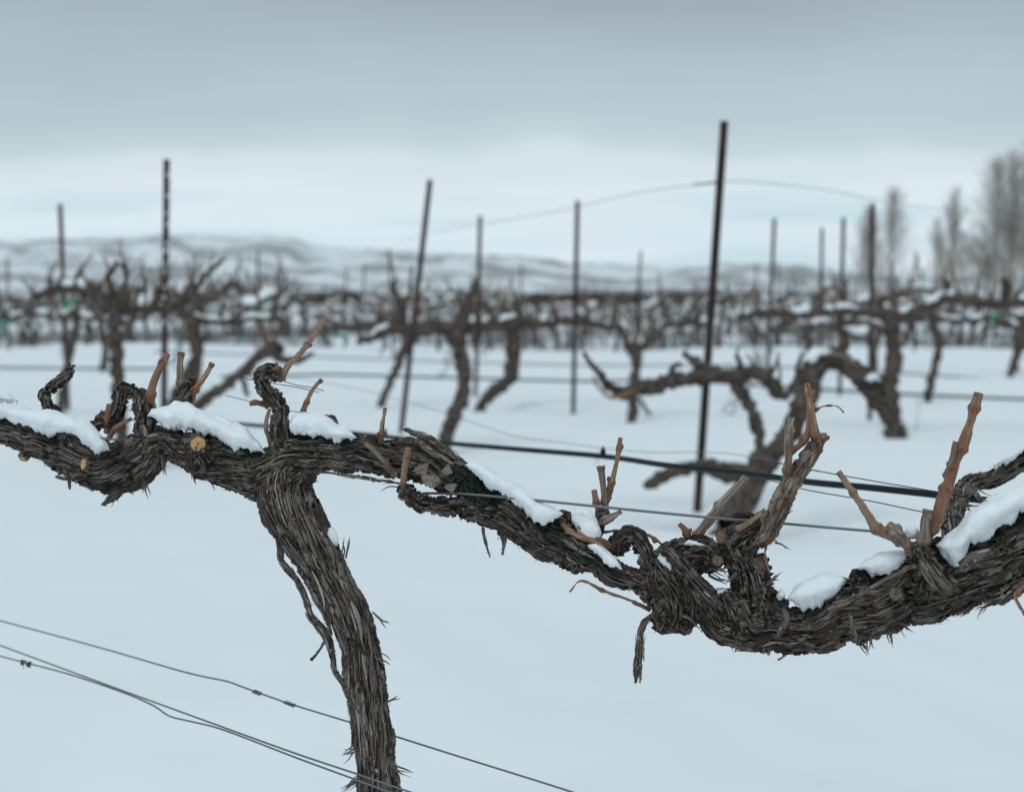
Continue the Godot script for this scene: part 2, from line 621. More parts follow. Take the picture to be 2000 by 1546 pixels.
func poplars():
	# [x, top y, distance, round, label]
	var kinds := [poplar(15.0, 2.0, 250, false, 11), poplar(15.0, 2.3, 290, false, 12), poplar(15.0, 1.5, 210, false, 13), poplar(8.0, 1.0, 170, true, 14)]
	var list := [[1688, 392, 150.0, 2, "slim bare poplar just behind the steel posts, its crown narrow"], [1704, 405, 152.0, 0, "bare poplar crowded against a slim poplar behind the steel posts"], [1740, 357, 140.0, 0, "bare poplar standing alone in open sky, spindle-shaped crown"],
		[1833, 418, 150.0, 2, "short thin bare poplar at the edge of the bushy grove"], [1856, 358, 142.0, 2, "narrow bare poplar rising out of the bushy grove"], [1882, 440, 135.0, 3, "round bushy bare tree among the poplars"], [1908, 452, 137.0, 3, "round bushy bare tree beside a tall poplar"],
		[1944, 292, 128.0, 1, "tall bare poplar beside the bushy trees"], [1978, 282, 126.0, 0, "tall bare poplar in the thick of the poplar clump"], [2006, 262, 125.0, 1, "tallest bare poplar in the clump, thick crown"], [1925, 470, 132.0, 3, "low bushy bare tree at the foot of the tall poplars"], [2040, 280, 127.0, 1, "bare poplar at the far side of the clump"], [1968, 400, 138.0, 2, "young bare poplar in front of the tall clump"]]
	for a in list:
		var foot := px(a[0], 590, a[2])
		foot.y = gh(foot.x, foot.z)
		var h: float = px(a[0], a[1], a[2]).y - foot.y
		var k: Array = kinds[a[3]]
		var o := thing("poplar_tree" if a[3] < 3 else "bushy_tree", a[4], "tree", foot, "bare trees beyond the vineyard")
		put("trunk", k[0], M.twig, o)
		var c := put("crown", k[1], M.twig, o)
		c.set_meta("kind", "stuff")
		var s: float = h / (15.0 if a[3] < 3 else 8.0)
		o.scale = Vector3(s, s, s) * (Vector3(1.0, 1.0, 1.0) if a[3] < 3 else Vector3(1.15, 1.0, 1.15))
		o.rotation.y = rng.randf() * TAU

# ---------------------------------------------------------------- background vineyard
func snow_strip(q: Tube, s0: float, s1: float, width: float, height: float, org: Vector3) -> ArrayMesh:
	# snow lying along the top of an arm
	var v := PackedVector3Array()
	var idx := PackedInt32Array()
	var n := maxi(5, int((s1 - s0) / 0.035))
	var seg := 9
	for i in n + 1:
		var u := float(i) / n
		var si := lerpf(s0, s1, u)
		var w := q.where(si)
		var p: Vector3 = q.p[w[0]].lerp(q.p[w[0] + 1], w[1])
		var t: Vector3 = q.t[w[0]]
		var r: float = q.r[w[0]]
		var side := t.cross(Vector3.UP).normalized()
		var taper := pow(maxf(0.0, 1.0 - pow(absf(2.0 * u - 1.0), 3.0)), 0.6)
		var hh := height * taper * (1.0 + 0.5 * nz.get_noise_2d(si * 14.0, p.x * 3.0 + p.z))
		for j in seg:
			var a := PI * j / (seg - 1)
			var wob := 1.0 + 0.12 * nz.get_noise_3d(p.x * 20.0, p.y * 20.0 + j, p.z * 20.0)
			v.append(p + side * cos(a) * width * wob * (0.3 + 0.7 * taper) + Vector3.UP * (r * 0.45 + sin(a) * (hh + r * 0.3) * wob) - org)
	for i in n:
		for j in seg - 1:
			var a := i * seg + j
			idx.append_array([a, a + 1, a + seg, a + 1, a + seg + 1, a + seg])
		idx.append_array([i * seg + seg - 1, i * seg, (i + 1) * seg, i * seg + seg - 1, (i + 1) * seg, (i + 1) * seg + seg - 1])
	return mesh_from(v, PackedColorArray(), idx)

func ribbon_tie(at: Vector3, size: float, st: Array):
	# a knotted strip of green tape with two loose ends
	var n := 18
	for k in n:
		var a0 := TAU * k / n
		var a1 := TAU * (k + 1) / n
		stick(st, at + Vector3(cos(a0), 0, sin(a0)) * size * 0.5, at + Vector3(cos(a1), 0, sin(a1)) * size * 0.5, size * 0.10, size * 0.10, Color.WHITE, 4)
	var f := at + Vector3(0, 0, size * 0.5)
	stick(st, f, f + Vector3(-0.35, -0.9, 0.1) * size, size * 0.12, size * 0.06, Color.WHITE, 4)
	stick(st, f, f + Vector3(0.3, -0.6, 0.1) * size, size * 0.12, size * 0.05, Color.WHITE, 4)

func make_far_vine(sd: int) -> Node3D:
	rng.seed = sd
	var o := Node3D.new()
	var h := rng.randf_range(0.58, 0.98)
	var lean := rng.randf_range(-0.16, 0.16)
	var tp := [Vector3(0, -0.05, 0), Vector3(lean * 0.2 + rng.randf_range(-0.05, 0.05), h * 0.35, rng.randf_range(-0.04, 0.04)), Vector3(lean * 0.6 + rng.randf_range(-0.06, 0.06), h * 0.7, 0), Vector3(lean, h, 0)]
	var tk := tube(tp, [0.06, 0.048, 0.045, 0.05], 0.06, 0.0, 0.25)
	put("trunk", skin(tk, 9, far_bark, Vector3.ZERO), M.bark, o)
	var twigs := fresh()
	for side in [-1.0, 1.0]:
		var ln := rng.randf_range(0.75, 0.95)
		var ap := []
		var ar := []
		for k in 6:
			var u := k / 5.0
			ap.append(Vector3(lean + side * ln * u, h + rng.randf_range(-0.13, 0.13) + 0.05 * u, rng.randf_range(-0.06, 0.06)))
			ar.append(lerpf(0.045, 0.022, u) * rng.randf_range(0.85, 1.2))
		ap[0] = tp[3]
		var arm := tube(ap, ar, 0.05, 0.0, 0.3)
		put("arm", skin(arm, 8, far_bark, Vector3.ZERO), M.bark, o)
		for k in 2:
			if rng.randf() < 0.85:
				var a := arm.length * (0.08 + 0.46 * k)
				put("snow_cap", snow_strip(arm, a, a + arm.length * rng.randf_range(0.22, 0.42), rng.randf_range(0.05, 0.09), rng.randf_range(0.06, 0.11), Vector3.ZERO), M.snow, o)
		for k in 11:
			var s := arm.length * rng.randf_range(0.05, 1.0)
			var p := arm.point(s, 0.0, -0.02)
			var d := Vector3(rng.randf_range(-0.5, 0.5), 1, rng.randf_range(-0.5, 0.5)).normalized()
			var l1 := rng.randf_range(0.06, 0.14)
			var col := Color(0.09, 0.07, 0.058).lerp(Color(0.21, 0.155, 0.118), rng.randf())
			stick(twigs, p, p + d * l1, 0.018, 0.012, col, 5)
			for m in 2:
				var d2 := (d + Vector3(rng.randf_range(-0.8, 0.8), rng.randf_range(-0.1, 0.4), rng.randf_range(-0.7, 0.7))).normalized()
				stick(twigs, p + d * l1, p + d * l1 + d2 * rng.randf_range(0.08, 0.32), 0.008, 0.005, col, 4)
		for k in 3:
			var s := arm.length * rng.randf_range(0.1, 0.95)
			var p := arm.point(s, 0.0, -0.02)
			stick(twigs, p, p + Vector3(rng.randf_range(-0.2, 0.2), -rng.randf_range(0.06, 0.22), rng.randf_range(-0.1, 0.1)), 0.014, 0.005, Color(0.13, 0.1, 0.085), 4)
	var tw := put("canes", mesh_from(twigs[0], twigs[1], twigs[2]), M.twig, o)
	tw.set_meta("kind", "stuff")
	if sd % 3 == 0:
		var st := fresh()
		ribbon_tie(Vector3(lean * 0.8, h * 0.85, 0), 0.09, st)
		put("tape_tie", mesh_from(st[0], PackedColorArray(), st[2]), M.tie, o)
	return o

func far_vines():
	var kinds := []
	for k in 7:
		kinds.append(make_far_vine(100 + k))
	rng.seed = 977
	var used := {}
	var rows := [[15.2, 2.3, 0.55], [20.5, 2.2, 0.42], [31.5, 1.3, 0.95], [34.0, 1.3, 0.95], [36.6, 1.35, 0.95], [39.6, 1.4, 0.93], [43.0, 1.5, 0.92], [47.0, 1.6, 0.95], [52.0, 2.0, 0.9]]
	for ri in rows.size():
		var z0: float = rows[ri][0]
		var half := z0 * 0.50 + 1.0
		var x := -half + rng.randf() * 1.5
		while x < half:
			if rng.randf() < rows[ri][2] and not (ri < 2 and (absf(x / z0) < 0.08)):
				var k := rng.randi() % kinds.size()
				var proto: Node3D = kinds[k]
				var o: Node3D = proto
				if used.has(k):
					o = proto.duplicate()
				used[k] = true
				o.name = numbered("far_grape_vine")
				add_child(o)
				tag(o, "small pruned grapevine with snow on its arms in the packed rows below the hills" if ri > 1 else "pruned grapevine standing alone in open snow ahead of the packed rows", "grapevine", "vines of the packed far rows" if ri > 1 else "single vines ahead of the packed rows")
				var z := -z0 + x * 0.04 + rng.randf_range(-0.2, 0.2)
				o.position = Vector3(x, gh(x, z) - 0.02, z)
				var s := rng.randf_range(0.85, 1.22)
				o.scale = Vector3(s * (1.0 if rng.randf() < 0.5 else 0.9), s, s)
				o.rotation.y = rng.randf_range(-0.35, 0.35) + (PI if rng.randf() < 0.5 else 0.0)
			x += rows[ri][1] * rng.randf_range(0.85, 1.15)
	# dead grass that sticks out of the snow under the packed rows
	for ri in range(2, 7):
		var st := fresh()
		var z0: float = rows[ri][0]
		var half := z0 * 0.52
		for k in int(half * 2.0 * 58.0):
			var x := rng.randf_range(-half, half)
			if nz.get_noise_2d(x * 0.5, z0) < -0.3:
				continue
			var z := -z0 + x * 0.04 + rng.randf_range(-0.3, 0.3)
			var p := Vector3(x, gh(x, z) - 0.02, z)
			var tone := rng.randf_range(0.7, 1.3)
			stick(st, p, p + Vector3(rng.randf_range(-0.1, 0.1), rng.randf_range(0.12, 0.46), rng.randf_range(-0.1, 0.1)), 0.010, 0.005, Color(0.15 * tone, 0.128 * tone, 0.108 * tone))
		var g := put("dry_grass", mesh_from(st[0], st[1], st[2]), M.twig, self)
		tag(g, "dead brown grass sticking out of the snow under the packed vine rows", "grass", "grass under the packed rows")
		g.set_meta("kind", "stuff")
	for k in kinds.size():
		if not used.has(k):
			kinds[k].free()

func post_mesh(h: float) -> Array:
	# a rolled steel T post: face plate with a web behind it, and a row of studs
	var v := PackedVector3Array()
	var idx := PackedInt32Array()
	var col := PackedColorArray()
	var prof := [Vector2(-0.021, 0.003), Vector2(0.021, 0.003), Vector2(0.021, -0.002), Vector2(0.003, -0.003), Vector2(0.003, -0.03), Vector2(-0.003, -0.03), Vector2(-0.003, -0.003), Vector2(-0.021, -0.002)]
	var rows := 46
	for i in rows + 1:
		for q in prof:
			v.append(Vector3(q.x, h * i / rows, q.y))
			var k := clampf(nz.get_noise_3d(q.x * 60.0, i * 0.35, q.y * 60.0 + h) * 0.8 + 0.45, 0.0, 1.0)
			col.append(Color(0.034, 0.026, 0.026).lerp(Color(0.085, 0.05, 0.04), k))
	var m := prof.size()
	for i in rows:
		for j in m:
			var a := i * m + j
			var b := i * m + (j + 1) % m
			idx.append_array([a, a + m, b, b, a + m, b + m])
	var t := rows * m
	for q in [[0, 1, 2], [0, 2, 7], [2, 3, 7], [3, 6, 7], [3, 4, 5], [3, 5, 6]]:
		idx.append_array([t + q[0], t + q[1], t + q[2]])
	var studs := fresh()
	var y := 0.25
	while y < h - 0.04:
		stick(studs, Vector3(0, y, 0.003), Vector3(0, y + 0.012, 0.014), 0.010, 0.007, Color(0.05, 0.04, 0.038), 6)
		stick(studs, Vector3(0, y + 0.012, 0.014), Vector3(0, y + 0.016, 0.013), 0.007, 0.001, Color(0.05, 0.04, 0.038), 6)
		y += 0.054
	return [mesh_from(v, col, idx), mesh_from(studs[0], studs[1], studs[2])]

func posts():
	rng.seed = 515
	var proto := post_mesh(2.02)
	var grey := "thin steel post in the far rows, grey with distance"
	# [top x, top y, foot x, distance (0: from its height), label]
	var list := [
		[1415, 236, 1364, 7.15, "tall dark steel post with a wire knotted near its top"],
		[325, 311, 313, 9.2, "dark steel post flecked with snow behind the bushy vine"],
		[840, 351, 780, 10.6, "slender dark steel post leaning beside the vine with forked trunks"],
		[1128, 392, 1120, 12.9, "straight dark steel post alone in open snow"],
		[117, 398, 128, 13.0, "steel post tied with green tape above the arched vine arm"],
		[938, 421, 928, 14.6, "steel post behind the thick bent trunk"],
		[1705, 397, 1703, 12.2, "dark steel post in front of the slim poplars"],
		[1648, 425, 1643, 15.0, "dark steel post between slim poplar and arched limb"],
		[1513, 426, 1500, 15.8, "grey leaning steel post beyond the tall dark post"],
		[1606, 445, 1604, 18.0, "pale grey steel post in open sky before the poplars"],
		[504, 490, 500, 25.0, grey], [760, 486, 768, 24.5, grey], [14, 503, 14, 28.0, grey], [1252, 490, 1240, 25.0, grey], [676, 524, 672, 38.0, grey], [712, 516, 704, 36.0, grey], [1018, 515, 1016, 36.0, grey], [1164, 542, 1162, 50.0, grey], [1288, 528, 1286, 42.0, grey], [1478, 515, 1478, 36.0, grey], [1790, 492, 1788, 27.0, grey], [372, 520, 372, 38.0, grey], [1520, 512, 1524, 34.0, grey], [1550, 530, 1548, 44.0, grey], [1930, 500, 1926, 29.0, grey], [245, 522, 250, 38.0, grey]]
	for a in list:
		var z: float = a[3]
		var top := px(a[0], a[1], z)
		var foot := px(a[2], 590, z)
		foot.y = gh(foot.x, foot.z) - 0.06
		var o := thing("steel_post", a[4], "post", foot, "steel posts of the far rows" if a[4] == grey else "steel posts of the nearer rows")
		var y := (top - foot)
		var l := y.length()
		var up := y / l
		var side := up.cross(Vector3(0, 0, 1)).normalized()
		o.basis = Basis(side, up, side.cross(up)) * Basis.from_scale(Vector3(1, l / 2.02, 1))
		put("rail", proto[0], M.steel, o)
		var s := put("studs", proto[1], M.steel, o)
		s.set_meta("kind", "stuff")
		if a[0] == 325:
			var st := fresh()
			for k in 13:
				var yy := rng.randf_range(0.9, 1.98)
				var q := Vector3(rng.randf_range(-0.012, 0.016), yy, 0.012)
				for m in 3:
					stick(st, q, q + Vector3(rng.randf_range(-0.006, 0.006), 0.022, rng.randf_range(0, 0.006)), 0.008, 0.003, Color.WHITE, 6)
			var sn := put("snow_flecks", mesh_from(st[0], PackedColorArray(), st[2]), M.snow, o)
			sn.set_meta("kind", "stuff")

func limbs(o: Node3D, z: float, list: Array, seg := 14, snow := 0.5):
	# parts of a mid-distance vine: [name, [[x, y, half width in pixels, extra depth in metres], ...]]
	for a in list:
		var pts := []
		var rad := []
		for q in a[1]:
			var zz: float = z + (q[3] if q.size() > 3 else 0.0)
			pts.append(px(q[0], q[1], zz))
			rad.append(q[2] / F * zz * 0.88)
		var cane: bool = a[0] == "cane"
		if a[0] == "trunk":
			pts.push_front(pts[0] + (pts[0] - pts[1]).normalized() * 0.15 + Vector3(0, -0.14, 0))   # rooted below the snow
			rad.push_front(rad[0] * 1.1)
		var t := tube(pts, rad, 0.018, 0.0 if cane else 1.6, 0.26 if not cane else 0.08, 0.0 if cane else 0.8, 0.05 if cane else 0.35)
		var part := put(a[0], skin(t, 8 if cane else seg * 2, cane_color if cane and rng.randf() < 0.7 else far_bark, o.position), M.bark, o)
		if not cane:
			var st := fresh()
			for k in int(t.length * 130.0):
				var s0 := rng.randf_range(0.02, 0.98) * t.length
				var an := rng.randf() * TAU
				var p0 := t.point(s0, an, -0.004)
				var dr := (t.outward(s0, an) * rng.randf_range(0.05, 0.6) + t.t[t.where(s0)[0]] * (1.0 if rng.randf() < 0.5 else -1.0)).normalized()
				stick(st, p0, p0 + dr * rng.randf_range(0.02, 0.08), rng.randf_range(0.003, 0.008), 0.001, Color(0.06, 0.05, 0.042).lerp(Color(0.17, 0.145, 0.12), rng.randf()), 3)
			var fl := put("bark_flakes", mesh_from(st[0], st[1], st[2]), M.bark, part)
			fl.set_meta("kind", "stuff")
		if a[0] == "arm" and snow > 0.0:
			var s := 0.05
			while s < t.length - 0.1:
				var l := rng.randf_range(0.12, 0.34)
				var w := t.where(s + l * 0.5)
				if absf(t.t[w[0]].y) < 0.55 and rng.randf() < snow * 0.5:
					put("snow_cap", snow_strip(t, s, minf(s + l, t.length), t.r[w[0]] * 1.0, t.r[w[0]] * rng.randf_range(0.7, 1.3), o.position), M.snow, o)
				s += l + rng.randf_range(0.02, 0.12)

func spurs(o: Node3D, z: float, spots: Array, tall := 0.22):
	# short pruned shoots standing up from an arm, each with one or two cut canes
	for a in spots:
		var p := px(a[0], a[1], z + (a[2] if a.size() > 2 else 0.0))
		var d := Vector3(rng.randf_range(-0.5, 0.5), 1.0, rng.randf_range(-0.4, 0.4)).normalized()
		var l := tall * rng.randf_range(0.25, 0.62)
		var m := p + d * l
		var t := tube([p - d * 0.03, p + d * l * 0.5 + Vector3(rng.randf_range(-0.02, 0.02), 0, 0), m], [0.02, 0.016, 0.014], 0.02, 0.5, 0.3)
		var sp := put("spur", skin(t, 9, far_bark, o.position), M.bark, o)
		for k in 1 + rng.randi() % 2:
			var e := (d + Vector3(rng.randf_range(-0.8, 0.8), 0.3, rng.randf_range(-0.6, 0.6))).normalized()
			var t2 := tube([m - d * 0.01, m + e * l * 0.5, m + e * l * rng.randf_range(0.8, 1.5)], [0.008, 0.007, 0.006], 0.03, 0.0, 0.08)
			put("cane", skin(t2, 7, old_cane_color if rng.randf() < 0.6 else cane_color, o.position), M.cane, sp)

func tie_at(x: float, y: float, z: float, size: float, label: String):
	var st := fresh()
	var p := px(x, y, z)
	ribbon_tie(Vector3.ZERO, size, st)
	var o := put("tape_tie", mesh_from(st[0], PackedColorArray(), st[2]), M.tie, self)
	o.position = p
	o.rotation.y = rng.randf() * TAU
	tag(o, label, "plant tie", "green tape ties on vines and posts")

func base_of(x: float, y: float) -> Vector3:
	var p := on_plane(x, y)
	p.y = gh(p.x, p.z)
	return p

func mid_vines():
	rng.seed = 6001
	var o: Node3D
	# bushy vine on the left with a thick upright trunk
	o = thing("old_grape_vine", "bushy old grapevine with a thick brown trunk beside the snow-flecked post", "grapevine", px(236, 900, 8.4))
	limbs(o, 8.4, [["trunk", [[240, 960, 17], [236, 850, 15], [230, 760, 14], [228, 690, 13], [224, 640, 14], [222, 606, 16]]],
		["arm", [[222, 606, 14], [196, 582, 13, 0.05], [165, 566, 13, 0.1], [128, 562, 10, 0.12], [92, 570, 8, 0.1], [62, 582, 6, 0.1]]],
		["arm", [[224, 600, 13], [240, 582, 14, -0.05], [243, 566, 11, -0.1]]], ["arm", [[200, 585, 10, 0.1], [178, 560, 11, 0.15], [150, 552, 9, 0.2]]],
		["arm", [[226, 610, 12], [262, 606, 9, 0.05], [300, 602, 9, 0.1], [334, 602, 10, 0.15], [352, 594, 9, 0.2], [372, 572, 7, 0.25]]],
		["arm", [[222, 604, 10], [217, 570, 7], [212, 545, 6], [221, 525, 5], [228, 510, 4]]],
		["arm", [[352, 594, 8, 0.2], [385, 560, 6, 0.2], [408, 532, 5, 0.2], [440, 503, 3, 0.2]]],
		["cane", [[215, 540, 3], [208, 515, 3], [200, 498, 2]]], ["cane", [[406, 534, 3, 0.2], [412, 512, 2, 0.2], [416, 490, 2, 0.2]]], ["cane", [[280, 602, 4], [286, 560, 3], [276, 535, 3], [280, 512, 2]]],
		["cane", [[170, 560, 4], [164, 540, 3], [157, 515, 2]]], ["cane", [[70, 580, 4], [58, 562, 3], [40, 545, 2]]], ["cane", [[98, 570, 3], [92, 540, 2], [100, 520, 2]]]], 14, 0.55)
	spurs(o, 8.5, [[92, 570], [120, 560], [150, 552], [196, 582], [242, 566], [262, 606], [300, 602], [330, 600], [372, 572]], 0.26)
	# thin trunk behind the snow at the far left, second trunk beyond the post
	o = thing("old_grape_vine", "slender crooked grapevine trunk at the row's far end, bare of arms", "grapevine", px(128, 800, 12.5))
	limbs(o, 12.5, [["trunk", [[118, 800, 8], [126, 740, 8], [134, 700, 8], [142, 665, 9], [148, 635, 8], [146, 610, 8]]], ["arm", [[146, 612, 8], [110, 618, 6, 0.1], [60, 612, 6, 0.1], [10, 620, 6, 0.1], [-40, 618, 6, 0.1]]], ["arm", [[146, 615, 8], [190, 622, 6], [240, 625, 6], [290, 618, 5]]]], 9, 0.7)
	spurs(o, 12.5, [[10, 618, 0.1], [35, 614, 0.1], [60, 612, 0.1], [90, 616, 0.1], [120, 616], [185, 620], [220, 624], [260, 622]], 0.3)
	o = thing("old_grape_vine", "grapevine with a trunk bowed outward like a knee just past the snow-flecked post", "grapevine", px(372, 800, 10.2))
	limbs(o, 10.2, [["trunk", [[330, 850, 13], [345, 775, 13], [368, 728, 12], [386, 690, 12], [382, 655, 12], [372, 625, 13], [350, 604, 12]]], ["arm", [[360, 612, 9], [400, 625, 7, 0.1], [450, 628, 7, 0.2], [500, 620, 6, 0.2], [550, 626, 5, 0.2]]]], 11, 0.6)
	spurs(o, 10.2, [[400, 622, 0.1], [430, 626, 0.2], [465, 626, 0.2], [500, 620, 0.2], [530, 622, 0.2], [350, 604]], 0.3)
	# low limb leaning up out of the snow
	o = thing("old_grape_vine", "low grapevine limb leaning out of the snow with a stubby forked head", "grapevine", px(385, 800, 8.8))
	limbs(o, 8.8, [["trunk", [[330, 850, 12], [385, 793, 12], [425, 762, 12], [468, 730, 11], [500, 702, 11], [522, 682, 14]]], ["arm", [[522, 684, 12], [548, 700, 9, 0.05], [580, 705, 7, 0.1], [612, 690, 4, 0.1]]], ["arm", [[520, 684, 11], [536, 672, 12, 0.05], [550, 690, 8, 0.1]]], ["arm", [[470, 728, 7, 0.05], [476, 752, 6, 0.08], [482, 772, 5, 0.1]]], ["cane", [[524, 676, 4], [520, 650, 3], [514, 630, 3]]]], 11, 0.5)
	# vine with the S-shaped trunk in the middle
	o = thing("old_grape_vine", "grapevine with a tall smooth S-curved trunk crossing behind the drip hose", "grapevine", px(870, 870, 9.4))
	limbs(o, 9.4, [["trunk", [[862, 905, 15], [874, 850, 14], [888, 810, 15], [903, 775, 15], [908, 740, 15], [900, 700, 14], [890, 665, 16], [886, 635, 18]]],
		["arm", [[888, 640, 16], [850, 640, 13], [810, 645, 15, 0.1], [770, 640, 12, 0.1], [735, 655, 10, 0.2], [700, 668, 7, 0.2]]], ["arm", [[890, 640, 16], [908, 610, 13], [916, 585, 10], [930, 560, 7], [935, 540, 5]]], ["arm", [[890, 645, 13], [930, 640, 10, 0.1], [970, 632, 9, 0.1], [1010, 620, 7, 0.1]]], ["arm", [[775, 640, 12, 0.1], [782, 608, 12, 0.1], [776, 580, 8, 0.1]]]], 13, 0.65)
	spurs(o, 9.4, [[735, 655, 0.2], [765, 625, 0.1], [776, 580, 0.1], [790, 590, 0.1], [820, 640, 0.1], [845, 638], [905, 610], [918, 580], [940, 638, 0.1], [975, 630, 0.1], [1000, 622, 0.1]], 0.28)
	o = thing("old_grape_vine", "grapevine whose thin trunk leans steeply against the slender leaning post", "grapevine", px(748, 783, 13.6))
	limbs(o, 13.6, [["trunk", [[744, 788, 8], [758, 755, 8], [776, 715, 9], [790, 680, 10], [800, 650, 12]]], ["arm", [[800, 652, 10], [770, 632, 9], [735, 630, 8], [690, 640, 7], [650, 636, 6]]], ["arm", [[800, 650, 10], [830, 635, 8], [870, 630, 7]]]], 10, 0.7)
	spurs(o, 13.6, [[650, 636], [675, 638], [700, 636], [730, 630], [755, 630], [820, 638], [850, 632]], 0.34)
	o = thing("old_grape_vine", "grapevine with a thick trunk kinked sideways at its foot", "grapevine", px(945, 792, 13.4))
	limbs(o, 13.4, [["trunk", [[938, 798, 11], [952, 775, 12], [976, 757, 13], [996, 738, 15], [1003, 700, 15], [1004, 660, 15], [1000, 620, 17]]], ["arm", [[1002, 625, 14], [1040, 632, 11], [1090, 628, 9, 0.1], [1140, 630, 9, 0.1], [1190, 640, 8, 0.1]]], ["arm", [[1000, 622, 13], [960, 628, 10], [930, 640, 8]]], ["arm", [[1000, 620, 14], [1006, 600, 12], [1004, 588, 9]]]], 12, 0.6)
	spurs(o, 13.4, [[930, 638], [960, 626], [1004, 590], [1012, 600], [1040, 630], [1070, 628], [1095, 626, 0.1], [1120, 628, 0.1], [1150, 630, 0.1], [1180, 636, 0.1]], 0.32)
	o = thing("old_grape_vine", "grapevine with a straight pale trunk forking like a cup near the tall dark post", "grapevine", px(1240, 812, 12.2))
	limbs(o, 12.2, [["trunk", [[1234, 818, 12], [1236, 790, 11], [1238, 760, 12], [1242, 720, 11], [1243, 690, 12], [1238, 668, 11]]], ["arm", [[1242, 692, 10], [1262, 672, 8], [1285, 655, 7], [1300, 632, 6]]], ["arm", [[1240, 690, 10], [1222, 668, 8], [1214, 640, 8], [1190, 634, 7]]], ["arm", [[1300, 634, 7], [1340, 630, 7, 0.1], [1390, 636, 6, 0.1]]], ["arm", [[1248, 776, 5, -0.1], [1260, 796, 4, -0.1], [1270, 808, 4, -0.1]]]], 11, 0.6)
	spurs(o, 12.2, [[1190, 634], [1214, 640], [1225, 665], [1262, 672], [1285, 655], [1310, 632], [1340, 630, 0.1], [1370, 634, 0.1]], 0.3)
	# low sprawling vine round the tall post
	o = thing("old_grape_vine", "low sprawling grapevine whose S-shaped trunk grows beside the tall dark post", "grapevine", px(1465, 925, 7.0))
	limbs(o, 7.0, [["trunk", [[1455, 940, 17], [1472, 905, 14], [1484, 870, 12], [1482, 835, 12], [1466, 795, 12], [1448, 762, 14], [1438, 735, 17]]],
		["arm", [[1440, 738, 16], [1400, 732, 16], [1360, 736, 15, -0.05], [1310, 746, 17], [1260, 758, 16], [1220, 766, 15], [1190, 752, 10], [1165, 722, 6], [1140, 690, 4]]],
		["arm", [[1440, 736, 17], [1480, 730, 14], [1505, 745, 13], [1520, 768, 12], [1540, 772, 10]]], ["arm", [[1400, 730, 12], [1370, 716, 11], [1350, 700, 9], [1336, 688, 6]]], ["arm", [[1316, 744, 8], [1314, 722, 6], [1320, 712, 5], [1332, 712, 4]]],
		["arm", [[1450, 925, 20], [1405, 918, 17, -0.1], [1360, 910, 15, -0.15], [1315, 918, 14, -0.2], [1285, 935, 12, -0.25], [1262, 952, 8, -0.3]]],
		["arm", [[1536, 772, 7], [1556, 745, 7], [1560, 712, 6], [1568, 690, 4]]], ["cane", [[1240, 762, 5, -0.05], [1195, 776, 4, -0.1], [1166, 752, 3, -0.1], [1160, 735, 3, -0.1]]], ["cane", [[1522, 760, 4], [1524, 730, 3], [1520, 700, 3]]]], 16, 0.06)
	spurs(o, 7.0, [[1480, 730], [1500, 742], [1440, 722]], 0.14)
	# arching limb
	o = thing("old_grape_vine", "arching dark grapevine limb with split orange wood at its crest, snow on top", "grapevine", px(1425, 1010, 6.3))
	limbs(o, 6.3, [["trunk", [[1420, 1025, 26], [1445, 985, 27], [1480, 930, 25], [1515, 880, 22], [1548, 830, 22], [1572, 775, 23], [1586, 732, 25], [1604, 704, 22], [1634, 698, 20], [1662, 716, 20], [1690, 745, 23], [1714, 776, 22], [1738, 806, 17]]],
		["arm", [[1632, 696, 12], [1648, 676, 11], [1652, 655, 8], [1642, 640, 4]]], ["arm", [[1700, 752, 10, -0.05], [1720, 740, 9, -0.05], [1732, 752, 7, -0.05]]]], 20, 0.0)
	for a in [[[[1622, 688, 4, -0.10], [1655, 698, 5, -0.10], [1674, 714, 3, -0.10]], "torn_wood"]]:
		var pts := []
		var rr := []
		for q in a[0]:
			pts.append(px(q[0], q[1], 6.3 + q[3]))
			rr.append(q[2] / F * 6.3)
		put(a[1], skin(tube(pts, rr, 0.02, 0.6, 0.2), 10, old_cane_color, o.position), M.cane, o)
	blob("snow_clump", [[1568, 700], [1580, 685], [1600, 675], [1620, 680], [1636, 690]], [[1570, 705], [1585, 712], [1600, 700], [1620, 692], [1636, 692]], 6.28, 0.06, "snow cap on the crest of the arching dark limb", self)
	blob("snow_clump", [[1690, 735], [1700, 725], [1712, 728], [1722, 740]], [[1692, 745], [1702, 750], [1714, 748], [1722, 744]], 6.24, 0.05, "small snow patch on the drooping end of the arching limb", self)
	# trunk beyond it with a long cordon
	o = thing("old_grape_vine", "grapevine with a stout upright trunk and a long snow-laden arm before the poplars", "grapevine", px(1745, 842, 11.0))
	limbs(o, 11.0, [["trunk", [[1752, 852, 22], [1745, 826, 18], [1740, 780, 17], [1742, 730, 17], [1746, 690, 16], [1745, 650, 15], [1742, 618, 16]]],
		["arm", [[1742, 620, 14], [1700, 612, 11], [1650, 606, 11], [1600, 610, 11, 0.1], [1550, 615, 10, 0.1], [1500, 612, 9, 0.2], [1440, 622, 7, 0.2]]], ["arm", [[1742, 618, 14], [1770, 612, 12], [1810, 598, 11], [1850, 582, 11], [1900, 588, 11, -0.1], [1950, 594, 10, -0.1], [2010, 588, 10, -0.2], [2080, 590, 9, -0.2]]], ["arm", [[1744, 660, 10], [1715, 635, 8], [1690, 628, 7], [1650, 630, 6]]], ["arm", [[1850, 582, 9], [1852, 562, 8], [1850, 550, 6]]], ["arm", [[1960, 592, 10], [1968, 565, 10], [1964, 545, 8]]]], 15, 0.8)
